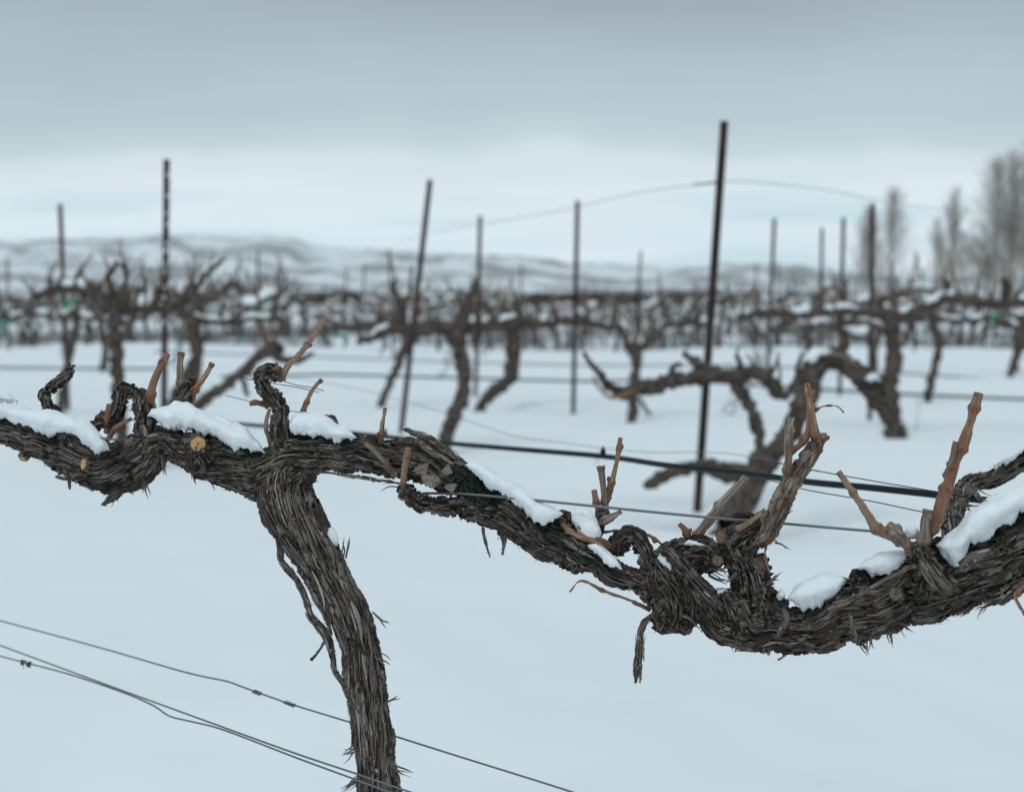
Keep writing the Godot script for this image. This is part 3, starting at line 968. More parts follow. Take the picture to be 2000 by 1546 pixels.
	spurs(o, 11.0, [[1450, 620, 0.2], [1480, 614, 0.2], [1520, 612, 0.1], [1560, 612, 0.1], [1600, 608, 0.1], [1630, 606], [1660, 604], [1700, 610], [1790, 604], [1820, 594], [1850, 560], [1880, 584], [1905, 586], [1935, 590, -0.1], [1962, 560], [1985, 588, -0.1]], 0.24)
	o = thing("old_grape_vine", "grapevine on a thin straight leaning trunk, stout upright trunk next to it", "grapevine", px(1818, 772, 14.2))
	limbs(o, 14.2, [["trunk", [[1812, 776, 9], [1820, 745, 8], [1828, 710, 8], [1834, 670, 9], [1826, 640, 9], [1820, 612, 10]]], ["arm", [[1822, 618, 8], [1780, 625, 7], [1735, 630, 6]]], ["arm", [[1822, 616, 8], [1870, 626, 7], [1920, 622, 6], [1975, 630, 6]]]], 10, 0.8)
	spurs(o, 14.2, [[1740, 628], [1770, 626], [1800, 620], [1850, 622], [1880, 624], [1910, 622], [1945, 626]], 0.34)
	o = thing("old_grape_vine", "dark ragged grapevine with a splayed foot beyond the long drip hose", "grapevine", px(1985, 715, 19.0))
	limbs(o, 19.0, [["trunk", [[1972, 735, 7], [1982, 705, 8], [1992, 680, 12], [1996, 650, 14], [1996, 620, 12]]], ["arm", [[1996, 640, 8], [2030, 630, 7], [2080, 636, 6]]], ["arm", [[1996, 640, 8], [1960, 634, 7], [1920, 640, 5]]]], 10, 0.7)
	# twin canes standing in the middle distance
	for a in [[640, 622, 10.2, 0.10, "strip of green tape hanging under the vine arm beside the slender leaning post"]]:
		tie_at(a[0] + 22, a[1] + 34, a[2], a[3], a[4])
	tie_at(136, 590, 12.9, 0.14, "long strip of green tape hanging from the arched vine arm")
	tie_at(119, 550, 12.95, 0.06, "green tape knot on the post above the arched vine arm")
	tie_at(12, 630, 12.3, 0.14, "bunched green tape on the arm of the slender crooked vine")
	tie_at(318, 520, 9.15, 0.04, "small green tape knot high on the snow-flecked post")
	tie_at(337, 705, 8.6, 0.04, "green tape knot low behind the pruned canes")
	tie_at(466, 655, 15.0, 0.10, "green tape tied low on the knee-trunk vine's row")
	tie_at(1946, 618, 14.0, 0.10, "green tape hanging among the arms before the tall poplars")

func wire_thing(called: String, label: String, category: String, pts: Array, radius: float, m: Material, seg := 7, group := "", step := 0.03) -> MeshInstance3D:
	var rad := []
	for q in pts:
		rad.append(radius)
	var t := tube(pts, rad, step, 0.0, 0.0)
	var o := put(called, skin(t, seg, func(_q, _s, _a, _r, _w): return Color.WHITE, pts[0], 0.1), m, self)
	o.position = pts[0]
	tag(o, label, category, group)
	return o

func pixels(list: Array) -> Array:
	var r := []
	for q in list:
		r.append(px(q[0], q[1], q[2]))
	return r

func background_wires():
	var top := wire_thing("trellis_wire", "top wire sagging away from the tall dark post towards the row's end", "wire", pixels([[1412, 356, 7.15], [1300, 368, 7.9], [1200, 386, 8.8], [1100, 410, 9.8], [960, 434, 11.4], [840, 455, 13.0], [780, 472, 14.0]]), 0.0022, M.wire, 6, "", 0.1)
	wire_thing("trellis_wire", "top wire running from the tall dark post past the slim poplars", "wire", pixels([[1412, 354, 7.12], [1480, 356, 7.4], [1560, 364, 7.7], [1630, 373, 8.0], [1700, 388, 8.4], [1800, 404, 9.2], [1920, 412, 10.2], [2080, 420, 11.0]]), 0.0022, M.wire, 6, "", 0.1)
	wire_thing("wire_tail", "knotted wire end sticking out from the tall dark post", "wire", pixels([[1410, 352, 7.12], [1395, 356, 7.1], [1375, 359, 7.1], [1355, 360, 7.1]]), 0.005, M.rust, 6)
	var hoses := [[[[-60, 716, 15.5], [150, 719, 15.3], [320, 720, 15.2]], "drip hose low over the snow at the feet of the bushy vine"],
		[[[430, 735, 14.0], [560, 733, 13.8], [640, 731, 13.6], [760, 734, 13.4], [900, 738, 13.2], [1130, 744, 12.8], [1300, 742, 12.6], [1480, 752, 12.4], [1640, 762, 12.0], [1760, 769, 11.6], [2080, 783, 10.8]], "long drip hose crossing low over the snow behind the sprawling vine"],
		[[[300, 686, 23.0], [700, 700, 22.0], [1100, 712, 21.0], [1500, 716, 20.0], [2080, 748, 18.0]], "thin drip hose stretched over open snow before the packed rows"]]
	for h in hoses:
		wire_thing("drip_hose", h[1], "hose", pixels(h[0]), 0.011, M.hose, 8, "", 0.1)
	# sagging thin wires between the near row and the post
	wire_thing("trellis_wire", "fine slack wire lying over the snow behind the near row", "wire", pixels([[560, 735, 4.6], [700, 760, 4.3], [850, 800, 4.0], [1000, 850, 3.6], [1096, 864, 3.5], [1250, 882, 3.3], [1420, 885, 3.1], [1600, 920, 2.8]]), 0.0009, M.wire, 5, "", 0.05)

# ---------------------------------------------------------------- the near vine
var near_left: Tube

func near_px(q: Array) -> Vector3:
	return px(q[0], q[1], row_z(q[0]) + (q[3] if q.size() > 3 else 0.0) * 0.001)

func wood(o: Node3D, called: String, list: Array, opt := {}) -> Tube:
	# one limb of the near vines: [x, y, half width in pixels, extra depth in millimetres]
	var pts := []
	var rad := []
	var rmax := 0.0
	var cane: bool = opt.get("cane", false)
	for q in list:
		pts.append(near_px(q))
		var r: float = q[2] / F * row_z(q[0]) * (0.8 if cane else 0.92)
		rad.append(r)
		rmax = maxf(rmax, r)
	if cane:
		pts[0] += Vector3(0, -0.004, -0.016)   # it grows out of the wood, not off its face
	var q := tube(pts, rad, opt.get("step", 0.0024), opt.get("rough", 0.14 if cane else 1.0), opt.get("lumps", 0.09 if cane else 0.2), opt.get("knob", 0.0 if cane else 0.45), opt.get("gnarl", 0.12 if cane else 0.15))
	q.tone = opt.get("tone", 0.86)
	if cane:
		q.twist *= 0.2
		q.gap = opt.get("gap", 0.046)
		for i in q.r.size():
			var d := fposmod(q.s[i], q.gap) - 0.5 * q.gap
			q.r[i] *= (1.0 + 0.45 * exp(-q.s[i] / 0.009)) * (0.92 + 0.40 * exp(-pow(d / 0.0042, 2.0))) * (1.0 + 0.10 * nz.get_noise_2d(q.s[i] * 30.0, q.sd))
	var seg := clampi(int(TAU * rmax / 0.00115), 14, 220)
	var colour: Callable = opt.get("color", cane_color if cane else bark_color)
	var parent: Node = opt.get("parent", o)
	var m := put(called, skin(q, seg, colour, o.position, opt.get("dome", 0.05 if cane else 0.55)), M.cane if cane else M.bark, parent)
	q.set_meta("node", m)
	if cane:
		var c := q.p.size() - 1
		if opt.get("cut", true):
			cut_face(m, q.p[c], q.t[c], q.r[c] * 0.97, opt.get("fresh", 0.8), o.position, q.sd + 1.0)
		if opt.get("buds", true):
			var gap: float = opt.get("gap", 0.046)
			var s := gap * 0.5
			var k := 0
			while s < q.length - 0.004:
				if s > 0.006 and nz.get_noise_2d(q.sd * 7.0, k * 3.3) > -0.25:
					var a := q.sd + PI * k
					var b0 := q.point(s, a, -0.002)
					var d := (q.outward(s, a) * 0.75 + q.t[q.where(s)[0]]).normalized()
					var bt := tube([b0, b0 + d * 0.0035, b0 + d * 0.006], [0.0030, 0.0028, 0.0010], 0.0012, 0.0, 0.2)
					put("bud", skin(bt, 9, func(_q, _s, _a, _r, _w): return Color(0.20, 0.085, 0.05), o.position), M.cane, m)
				k += 1
				s += gap
	return q

func cut_face(parent: Node, at: Vector3, d: Vector3, r: float, fresh_wood: float, org: Vector3, sd := 0.0):
	# the sawn end of a shoot: pith, rings of pale wood and a rim of bark
	var n := d.cross(Vector3(0.2, 0.3, 0.93)).normalized()
	var m := d.cross(n)
	var st := fresh()
	var rings := [0.0, 0.16, 0.2, 0.5, 0.8, 0.9, 1.0, 1.0]
	var seg := 22
	for i in rings.size():
		for j in seg:
			var a := TAU * j / seg
			var w := 1.0 + 0.10 * nz.get_noise_2d(cos(a) * 1.3 + sd, sin(a) * 1.3)
			var h := 0.0006 + (0.0007 + 0.0018 * (1.0 - fresh_wood)) * nz.get_noise_3d(cos(a) * rings[i] * 3.0, sin(a) * rings[i] * 3.0, sd) if i < 7 else -0.004
			st[0].append(at + (n * cos(a) + m * sin(a)) * r * rings[i] * w + d * h - org)
			var c := Color(0.66, 0.42, 0.20).lerp(Color(0.52, 0.28, 0.11), clampf(0.5 + nz.get_noise_3d(a * 2.2, rings[i] * 5.0, sd) * 0.9, 0.0, 1.0))
			if rings[i] < 0.18:
				c = Color(0.25, 0.13, 0.07)
			var old := clampf(0.5 + 1.3 * nz.get_noise_3d(cos(a) * 3.0 + sd, sin(a) * 3.0, rings[i] * 1.5), 0.0, 1.0)
			c = c.lerp(Color(0.055, 0.047, 0.04).lerp(Color(0.2, 0.175, 0.15), old), 1.0 - fresh_wood)
			if rings[i] > 0.85:
				c = Color(0.15, 0.10, 0.07)
			st[1].append(c)
	for i in rings.size() - 1:
		for j in seg:
			var a := i * seg + j
			var b := i * seg + (j + 1) % seg
			st[2].append_array([a, b, a + seg, b, b + seg, a + seg])
	put("cut_end", mesh_from(st[0], st[1], st[2]), M.wood, parent)

func scar(o: Node3D, q: Tube, x: float, y: float, r: float, out: float, tilt: Vector3, fresh_wood := 0.0):
	# a stub sawn off close to a limb, its round face showing
	var parent: Node = q.get_meta("node")
	var skin_at := on_skin(q, x, y)
	var d: Vector3 = (skin_at[1] + Vector3(0, 0, 0.6) + tilt).normalized()
	var at: Vector3 = skin_at[0] + d * out * 0.001
	var rr := r / F * row_z(x)
	var t := tube([at - d * 0.022, at - d * 0.010, at], [rr * 1.5, rr * 1.22, rr], 0.0016, 1.0, 0.2)
	var m := put("stub", skin(t, 40, bark_color, o.position, 0.02), M.bark, parent)
	cut_face(m, t.p[-1] + d * 0.001, d, rr * 0.93, fresh_wood, o.position, x)

func strip_into(st: Array, pts: Array, nrm: Array, wid: Array, col: Color, curl: float, org: Vector3):
	# a thin curled strip of bark, three points across and two faces
	var k: int = st[0].size()
	var c := pts.size()
	for i in c:
		var t: Vector3 = (pts[mini(i + 1, c - 1)] - pts[maxi(i - 1, 0)]).normalized()
		var side: Vector3 = t.cross(nrm[i]).normalized()
		var w: float = wid[i]
		st[0].append(pts[i] - side * w + nrm[i] * curl * w - org)
		st[0].append(pts[i] + nrm[i] * w * 0.25 - org)
		st[0].append(pts[i] + side * w + nrm[i] * curl * w * 0.6 - org)
		st[1].append(col); st[1].append(col.lightened(0.06)); st[1].append(col)
	for i in c - 1:
		for j in 2:
			var a := k + i * 3 + j
			st[2].append_array([a, a + 3, a + 1, a + 1, a + 3, a + 4])

func bark_tone() -> Color:
	var u := rng.randf()
	if u < 0.45:
		return Color(0.13, 0.110, 0.090).lerp(Color(0.31, 0.27, 0.228), pow(rng.randf(), 1.5))
	if u < 0.8:
		return Color(0.075, 0.057, 0.045).lerp(Color(0.15, 0.115, 0.09), rng.randf())
	return Color(0.022, 0.018, 0.017).lerp(Color(0.085, 0.055, 0.04), rng.randf())

func peel(o: Node3D, q: Tube, density: float, long := 1.0, from := 0.0, to := 1.0, shag := 1.0, chips := 0.16):
	# loose bark over a limb: the many small flakes as one part, the long strips one by one
	var st := fresh()
	var area := 0.0
	for i in q.p.size() - 1:
		area += TAU * q.r[i] * (q.s[i + 1] - q.s[i])
	var count := int(area * density * (to - from))
	for k in count:
		var s0 := q.length * rng.randf_range(from, to)
		var sort := rng.randf()
		var chip := sort < chips
		var plate := sort > 0.88
		var hair := not chip and sort < chips + 0.25
		var ln := (0.016 + 0.055 * pow(rng.randf(), 1.4)) * long if not chip else rng.randf_range(0.004, 0.013) * minf(long, 1.0)
		var a0 := rng.randf() * TAU
		var big := rng.randf() < 0.02 * shag
		if big:
			ln = rng.randf_range(0.03, 0.06) * long
		var n := 7 if not big else 10
		var w0 := 0.0003 + 0.0010 * pow(rng.randf(), 1.5) if not big else rng.randf_range(0.0009, 0.002)
		var tip := rng.randf_range(-0.0006, 0.0012) if rng.randf() < 0.78 else rng.randf_range(0.0015, 0.006) * shag
		if big:
			tip = rng.randf_range(0.004, 0.014) * shag
		if hair:
			w0 = rng.randf_range(0.00018, 0.0004)
			tip = rng.randf_range(0.0, 0.007) * shag
		if plate and not big:
			w0 = rng.randf_range(0.0011, 0.0024)
			ln = rng.randf_range(0.02, 0.06) * long
			tip = rng.randf_range(0.0003, 0.0035)
		if chip:
			n = 5
			w0 = rng.randf_range(0.0009, 0.0026)
			tip = rng.randf_range(0.0004, 0.0045)
		if q.outward(s0, a0).y < -0.4 and rng.randf() < 0.07 * shag:
			tip = rng.randf_range(0.003, 0.010)
			ln *= 1.4   # loose ends droop from the underside
			n = 8
		var ride := rng.randf_range(-0.0014, 0.0006)
		var back := rng.randf() < 0.5
		var drift := rng.randf_range(-2.0, 2.0) + 3.5 * nz.get_noise_3d(s0 * 12.0, cos(a0), sin(a0) + q.sd)
		if chip:
			drift *= 3.0
		var pts := []
		var nrm := []
		var wid := []
		for i in n:
			var u := i / float(n - 1)
			var si := clampf(s0 + ln * (u if not back else -u), 0.0005, q.length - 0.0005)
			var a := a0 - q.twist * (si - s0) + drift * (si - s0)
			var lift := ride + tip * u * u * u
			pts.append(q.point(si, a, lift, true))
			nrm.append(q.outward(si, a))
			wid.append(w0 * (0.12 + 1.7 * sqrt(maxf(0.0, u * (1.0 - u)))) * (0.8 + 0.4 * rng.randf()))
		var col := bark_tone()
		col = mossy(Color(col.r * q.tone, col.g * q.tone, col.b * q.tone), pts[n / 2])
		if big:
			var one := fresh()
			strip_into(one, pts, nrm, wid, col, rng.randf_range(-0.4, 0.9), o.position)
			put("bark_strip", mesh_from(one[0], one[1], one[2]), M.bark, o)
		else:
			strip_into(st, pts, nrm, wid, col, rng.randf_range(-0.5, 0.7), o.position)
	if st[0].size() > 0:
		var f := put("bark_flakes", mesh_from(st[0], st[1], st[2]), M.bark, q.get_meta("node"))
		f.set_meta("kind", "stuff")

func hanging(o: Node3D, list: Array, called := "bark_strip", tone := Color(0.055, 0.04, 0.033)):
	# a torn strip of bark hanging free, traced point by point, with frayed fibres along it
	var pts := []
	var rad := []
	for q in list:
		pts.append(near_px(q))
		rad.append(q[2] / F * row_z(q[0]) * (rng.randf_range(0.7, 1.3) if q[2] > 2.0 else 0.8))
	rad[-1] *= 0.4
	var t := tube(pts, rad, 0.002, clampf((list[1][2] - 2.0) * 0.06, 0.0, 0.3), 0.4)
	var m := put(called, skin(t, 12, func(qq, si, a, rr, _w): return tone.lerp(Color(0.15, 0.12, 0.097), clampf(0.35 + nz.get_noise_3d(cos(a) * rr * 500.0, sin(a) * rr * 500.0, si * 30.0 + qq.sd), 0.0, 1.0)), o.position, 1.0), M.bark, o)
	t.set_meta("node", m)
	if list[0][2] > 2.0:
		peel(o, t, 90000.0, 0.5, 0.02, 0.98, 0.0)

func tuft(o: Node3D, x: float, y: float, dx: float, dy: float, n: int, ln: float, depth := -18.0):
	# a frayed bunch of bark fibres
	for k in n:
		var a := Vector2(dx, dy).angle() + rng.randf_range(-0.5, 0.5)
		var l := ln * rng.randf_range(0.45, 1.0)
		var x0 := x + rng.randf_range(-8, 8)
		var y0 := y + rng.randf_range(-6, 6)
		var bend := rng.randf_range(-0.25, 0.25)
		var mid := Vector2(x0, y0) + Vector2.from_angle(a) * l * 0.5
		var end := mid + Vector2.from_angle(a + bend) * l * 0.5
		var dd := depth + rng.randf_range(-8, 8)
		hanging(o, [[x0 - dx * 16.0, y0 - dy * 16.0, 1.6, dd + 10.0], [x0, y0, 1.7, dd], [mid.x, mid.y, 1.4, dd - 3.0], [end.x, end.y, 0.6, dd - rng.randf_range(0, 8)]], "bark_fibre", Color(0.09, 0.065, 0.05).lerp(Color(0.17, 0.14, 0.115), rng.randf()))

func mark_moss():
	for a in [[930, 965, 45], [895, 935, 40], [965, 975, 30], [495, 880, 38], [455, 868, 34], [1060, 1025, 34], [1095, 1050, 30], [380, 848, 30], [352, 842, 26], [212, 955, 42], [235, 890, 22], [1540, 1160, 42], [1585, 1185, 30], [1665, 1125, 26], [1880, 1085, 48], [1935, 1048, 44], [1985, 1010, 40], [1795, 1155, 46], [1150, 1085, 30], [1180, 1105, 24], [1490, 1035, 26], [25, 820, 26], [110, 850, 30], [605, 858, 42], [680, 862, 32], [1345, 1215, 24], [1290, 1165, 26], [1510, 1215, 30]]:
		var p := near_px([a[0], a[1], 0, -16.0])
		moss.append([p, a[2] / F * row_z(a[0])])

func near_vine():
	rng.seed = 31337
	mark_moss()
	var o := thing("gnarled_grape_vine", "gnarled old grapevine in sharp detail, shaggy leaning trunk and arms under clumps of snow", "grapevine", near_px([735, 2130, 0]))
	var trunk := wood(o, "trunk", [[556, 905, 40], [552, 940, 55], [566, 995, 56], [600, 1055, 51], [634, 1110, 47], [662, 1160, 43], [686, 1210, 40], [702, 1275, 38], [713, 1340, 39], [721, 1400, 39], [731, 1470, 40], [740, 1546, 41], [746, 1620, 42]], {"knob": 0.15, "gnarl": 0.03, "tone": 1.05, "rough": 1.3})
	wood(o, "trunk_foot", [[745, 1600, 42], [745, 1750, 46], [742, 1950, 52], [735, 2140, 66]], {"step": 0.008})
	var left := wood(o, "arm", [[590, 900, 40], [545, 918, 46], [500, 925, 46], [450, 910, 43], [400, 890, 42], [350, 870, 35], [315, 862, 30], [282, 884, 44], [250, 906, 55], [212, 912, 52], [178, 898, 48], [145, 880, 45], [100, 868, 37], [50, 850, 34], [0, 834, 29], [-60, 815, 28], [-130, 800, 28]])
	var right := wood(o, "arm", [[510, 925, 40], [560, 900, 46], [610, 889, 40], [660, 887, 36], [715, 888, 34], [780, 894, 38], [830, 905, 40], [870, 922, 37], [915, 946, 34], [960, 990, 40], [1000, 1004, 42], [1050, 1040, 38], [1100, 1062, 38], [1150, 1083, 36], [1200, 1120, 25], [1245, 1138, 23], [1285, 1150, 32]], {"knob": 0.5})
	var burl := wood(o, "burl", [[1275, 1085, 22], [1292, 1108, 38], [1312, 1138, 46], [1318, 1168, 47], [1312, 1198, 44], [1302, 1220, 30], [1296, 1234, 14]], {"knob": 0.8})
	var head := wood(o, "arm", [[1295, 1100, 26], [1325, 1082, 34], [1362, 1082, 38], [1392, 1092, 30], [1408, 1098, 18]], {"knob": 1.0})
	var curl := wood(o, "arm", [[1292, 1140, 18], [1268, 1105, 17], [1255, 1072, 16], [1243, 1052, 18], [1224, 1050, 19], [1209, 1066, 19], [1204, 1082, 12]], {"knob": 0.8})
	var knob1 := wood(o, "knob", [[1112, 1068, 26], [1106, 1036, 25], [1100, 1012, 21], [1099, 1000, 14]], {"knob": 1.2})
	var knob2 := wood(o, "knob", [[985, 1010, 26], [990, 982, 24], [992, 968, 18]], {"knob": 1.2})
	var knob3 := wood(o, "knob", [[400, 895, 30, -14], [382, 872, 24, -26], [378, 862, 20, -34]], {"knob": 0.8})
	var knob4 := wood(o, "knob", [[150, 880, 30, -6], [135, 855, 22, -14], [128, 840, 14, -14]], {"knob": 1.0})
	var low := wood(o, "arm", [[975, 1000, 22, -6], [935, 996, 19, -14], [895, 988, 17, -20], [855, 987, 17, -24], [825, 984, 15, -24], [806, 972, 12, -30], [793, 957, 11, -36], [787, 946, 8, -42]], {"knob": 1.0, "rough": 0.7})
	var arch := wood(o, "arm", [[292, 865, 24], [285, 830, 21], [281, 805, 19], [277, 784, 17], [275, 766, 13]], {"knob": 0.9})
	var bridge := wood(o, "spur", [[280, 782, 13], [266, 770, 12], [250, 764, 11], [238, 766, 10]], {"knob": 0.9})
	var wedge := wood(o, "spur", [[239, 748, 8, 6], [236, 772, 12, 4], [228, 798, 15, 2], [212, 820, 17, 2], [180, 832, 9, 4]], {"knob": 0.9})
	var spur := wood(o, "spur", [[556, 880, 24, -6], [549, 850, 19, -8], [547, 825, 17, -8], [549, 800, 14, -8], [536, 780, 15, -8], [522, 762, 13, -8], [512, 746, 12, -8], [508, 732, 9, -8]], {"knob": 0.8})
	var hook := wood(o, "spur", [[506, 742, 10, -8], [514, 729, 13, -10], [530, 725, 15, -10], [546, 734, 10, -8]], {"knob": 1.2})
	wood(o, "spur", [[546, 806, 10, -10], [546, 788, 8, -12], [543, 768, 6, -12]], {"knob": 0.7})
	var twist := wood(o, "spur", [[112, 835, 20, 8], [106, 810, 13, 8], [92, 795, 10, 8], [88, 775, 10, 10], [86, 768, 8, 12], [100, 756, 10, 14], [113, 745, 9, 20], [128, 735, 8, 40], [137, 718, 7, 90]], {"knob": 0.6})
	var spurw := wood(o, "spur", [[345, 810, 16, 10], [352, 785, 13, 10], [360, 768, 14, 10], [372, 752, 11, 12], [380, 742, 6, 14]], {"knob": 0.6})
	wood(o, "spur", [[1150, 1060, 16, 4], [1172, 1020, 11, 4], [1184, 1000, 10, 2]], {"knob": 0.7})
	for q in [trunk, left, right, burl, head, curl]:
		peel(o, q, 12500.0, 1.7 if q == trunk else 0.9, 0.0, 1.0, 1.0, 0.04 if q == trunk else 0.10)
	for q in [low, arch, bridge, wedge, spur, hook, twist, spurw, knob1, knob2, knob3, knob4]:
		peel(o, q, 24000.0, 0.45, 0.0, 1.0, 1.0, 0.5)
	# pruned canes of this vine
	for a in [
		[[[288, 792, 12, -12], [296, 760, 11, -12], [310, 722, 9, -6], [326, 692, 8, 0]], 0.6, 0], [[[204, 838, 8, -14], [208, 815, 7, -14], [213, 790, 7, -14]], 0.7, 0], [[[206, 852, 6, -24], [228, 834, 6, -20], [255, 818, 5, -8]], 0.4, 0],
		[[[355, 770, 12, 10], [352, 735, 10, 10], [353, 690, 9, 14]], 0.4, 1], [[[366, 776, 9, 4], [384, 756, 8, 4], [398, 738, 8, 4], [414, 710, 6, 4]], 0.6, 0],
		[[[544, 736, 9, -8], [560, 716, 8, 20], [586, 690, 8, 120], [634, 624, 9, 460]], 0.7, 0], [[[544, 738, 5, -8], [542, 722, 5, -8], [540, 710, 4, -8]], 0.5, 0], [[[516, 786, 9, -12], [500, 786, 7, -14], [490, 788, 5, -14]], 0.2, 0], [[[526, 864, 7, -22], [520, 838, 5, -20], [521, 818, 5, -18], [526, 800, 4, -16]], 0.3, 0],
		[[[588, 803, 7, 6], [600, 780, 6, 6], [612, 760, 6, 6], [628, 742, 6, 6]], 0.7, 0], [[[742, 872, 7, -18], [746, 838, 6, -18], [752, 798, 5, -18]], 0.5, 0], [[[768, 924, 7, -38], [742, 892, 6, -46], [714, 866, 6, -46]], 0.8, 1],
		[[[786, 966, 11, -34], [789, 938, 9, -46], [791, 912, 8, -50], [798, 876, 7, -50]], 0.9, 0], [[[1204, 1074, 9, -12], [1160, 1056, 8, -20], [1125, 1044, 7, -24], [1098, 1024, 5, -26]], 0.8, 0], [[[1204, 1070, 8, -14], [1165, 1048, 6, -20], [1130, 1029, 5, -24]], 0.7, 0],
		[[[1184, 1006, 11, -2], [1180, 960, 9, -2], [1174, 912, 7, -2]], 0.4, 1], [[[1188, 968, 8, -4], [1200, 920, 8, -4], [1207, 890, 6, -4], [1212, 856, 5, -4]], 0.7, 0], [[[1172, 1002, 8, -6], [1165, 980, 7, -6], [1161, 958, 7, -6]], 0.5, 0], [[[1168, 1022, 8, -10], [1190, 1012, 9, -14], [1212, 999, 6, -16]], 0.5, 1],
		[[[1352, 1070, 12, 0], [1380, 1022, 13, 2], [1418, 976, 13, 4], [1458, 932, 9, 8]], 0.9, 1], [[[1350, 1062, 9, -6], [1340, 1038, 7, -8], [1328, 1024, 6, -8]], 0.5, 0], [[[1250, 1060, 5, 10], [1225, 1040, 4, 10], [1200, 1036, 4, 8], [1172, 1041, 4, 6]], 0.3, 0], [[[1262, 1040, 4, 12], [1278, 1052, 4, 12], [1294, 1064, 3, 12]], 0.3, 0],
		[[[1272, 1190, 5, -10], [1230, 1172, 4, -14], [1180, 1154, 4, -16], [1136, 1134, 3, -16], [1114, 1154, 2, -16]], 0.2, 0]]:
		wood(o, "cane", a[0], {"cane": true, "fresh": a[1], "color": old_cane_color if a[2] == 1 else cane_color, "gap": 0.046 if a[0][-1][3] < 200 else 0.13})
	# sawn stubs
	scar(o, knob3, 385, 866, 17, 3.0, Vector3(-0.15, 0.3, 0.4), 1.0)
	scar(o, left, 172, 906, 12, 5.0, Vector3(-1.4, 0.3, 0), 0.95)
	scar(o, left, 52, 884, 8, 10.0, Vector3(-0.2, -0.5, 0.4), 0.9)
	scar(o, head, 1362, 1086, 23, 2.0, Vector3(-0.2, -0.1, 0.4), 0.05)
	scar(o, head, 1400, 1094, 11, 4.0, Vector3(0.0, 0.1, 1.0), 0.15)
	scar(o, spur, 527, 727, 6, 2.0, Vector3(0.2, 0.3, 0.5), 0.3)
	# hanging bark
	hanging(o, [[540, 1028, 5, -6], [548, 1070, 5, -8], [549, 1095, 6, -8], [572, 1122, 7, -8], [588, 1150, 7, -8], [600, 1178, 6, -8], [610, 1206, 6, -8], [636, 1238, 6, -8], [650, 1282, 5, -8], [654, 1310, 5, -8], [670, 1336, 5, -8], [682, 1365, 4, -8]])
	hanging(o, [[552, 1046, 4, -12], [572, 1088, 5, -12], [590, 1110, 4, -12], [602, 1135, 4, -12], [618, 1170, 4, -12], [634, 1200, 4, -12], [648, 1240, 3, -12]])
	hanging(o, [[580, 1085, 3, -14], [592, 1120, 3, -16], [598, 1138, 2, -16]])
	hanging(o, [[644, 1150, 4, -24], [643, 1200, 4, -26], [641, 1232, 3, -26], [628, 1262, 2, -26], [606, 1288, 1, -26]])
	hanging(o, [[546, 1100, 2, -8], [560, 1118, 2, -10], [580, 1140, 2, -8]])
	hanging(o, [[1294, 1190, 5, -4], [1270, 1204, 5, -8], [1254, 1225, 6, -10], [1248, 1255, 6, -10], [1244, 1295, 5, -10], [1242, 1334, 4, -10]])
	hanging(o, [[1256, 1218, 3, -12], [1252, 1270, 3, -14], [1250, 1334, 2, -12]])
	hanging(o, [[943, 1030, 4, -8], [946, 1050, 4, -8], [957, 1088, 2, -8]])
	hanging(o, [[974, 1040, 4, -8], [984, 1050, 4, -8], [982, 1084, 2, -8]])
	hanging(o, [[1335, 1200, 3, -20], [1352, 1212, 2, -22], [1372, 1234, 1, -22]])
	hanging(o, [[790, 838, 4, 4], [830, 856, 7, 0], [868, 880, 8, -6], [895, 900, 7, -14], [914, 914, 4, -18]])
	hanging(o, [[812, 862, 5, -22], [850, 886, 7, -26], [885, 910, 6, -26]])
	hanging(o, [[600, 920, 3, -12], [660, 925, 3, -16], [720, 935, 3, -16], [790, 944, 3, -18]])
	hanging(o, [[782, 952, 2, -30], [760, 950, 2, -30], [742, 960, 1, -30]])
	hanging(o, [[234, 960, 8, -14], [218, 972, 7, -16], [198, 986, 5, -16]])
	hanging(o, [[182, 956, 3, -12], [150, 942, 2, -12], [122, 934, 2, -12], [108, 930, 1, -12]])
	hanging(o, [[128, 910, 3, -8], [134, 930, 3, -8], [136, 955, 3, -8]])
	hanging(o, [[400, 920, 3, -18], [440, 945, 3, -20], [470, 960, 3, -20], [505, 970, 2, -18]])
	hanging(o, [[262, 790, 2, -8], [258, 798, 2, -8], [252, 803, 1, -8]])
	for a in [[300, 895, 0, 1, 5, 26], [222, 962, -0.7, 0.6, 6, 34], [285, 950, 0.3, 1, 4, 24], [320, 905, 0.2, 1, 4, 24], [380, 930, -0.1, 1, 4, 20], [690, 1372, -0.3, -1, 3, 34], [690, 1465, -0.8, 0.5, 5, 34], [695, 1525, -0.8, 0.7, 6, 40], [775, 1500, 0.8, 0.4, 4, 36], [672, 1075, 0.2, -1, 4, 30], [738, 1210, 0.7, 0.6, 3, 30], [748, 1285, 0.8, 0.4, 4, 18], [762, 1370, 0.9, -0.5, 2, 20], [1395, 1110, 1, 0.3, 6, 36], [1400, 1130, 1, 0.5, 4, 30], [1290, 1225, 0, 1, 5, 18], [1330, 1222, 0.6, 0.6, 5, 22], [1060, 1072, -0.8, 0.4, 4, 26], [1120, 1105, -0.4, 0.8, 4, 18], [985, 975, 0.1, -1, 4, 14], [1418, 1060, -0.9, -0.5, 4, 24], [905, 1005, -0.2, 1, 3, 14], [555, 985, -0.4, 1, 3, 30], [1282, 1080, -0.6, -0.4, 3, 16]]:
		tuft(o, a[0], a[1], a[2], a[3], a[4], a[5])
	near_left = left
	# a dry leaf caught against the arm
	for a in [[822, 914, 17, 0.5], [842, 936, 22, -0.5], [872, 918, 14, 1.3], [880, 950, 13, 0.2]]:
		dry_leaf(o, a[0], a[1], a[2], a[3])
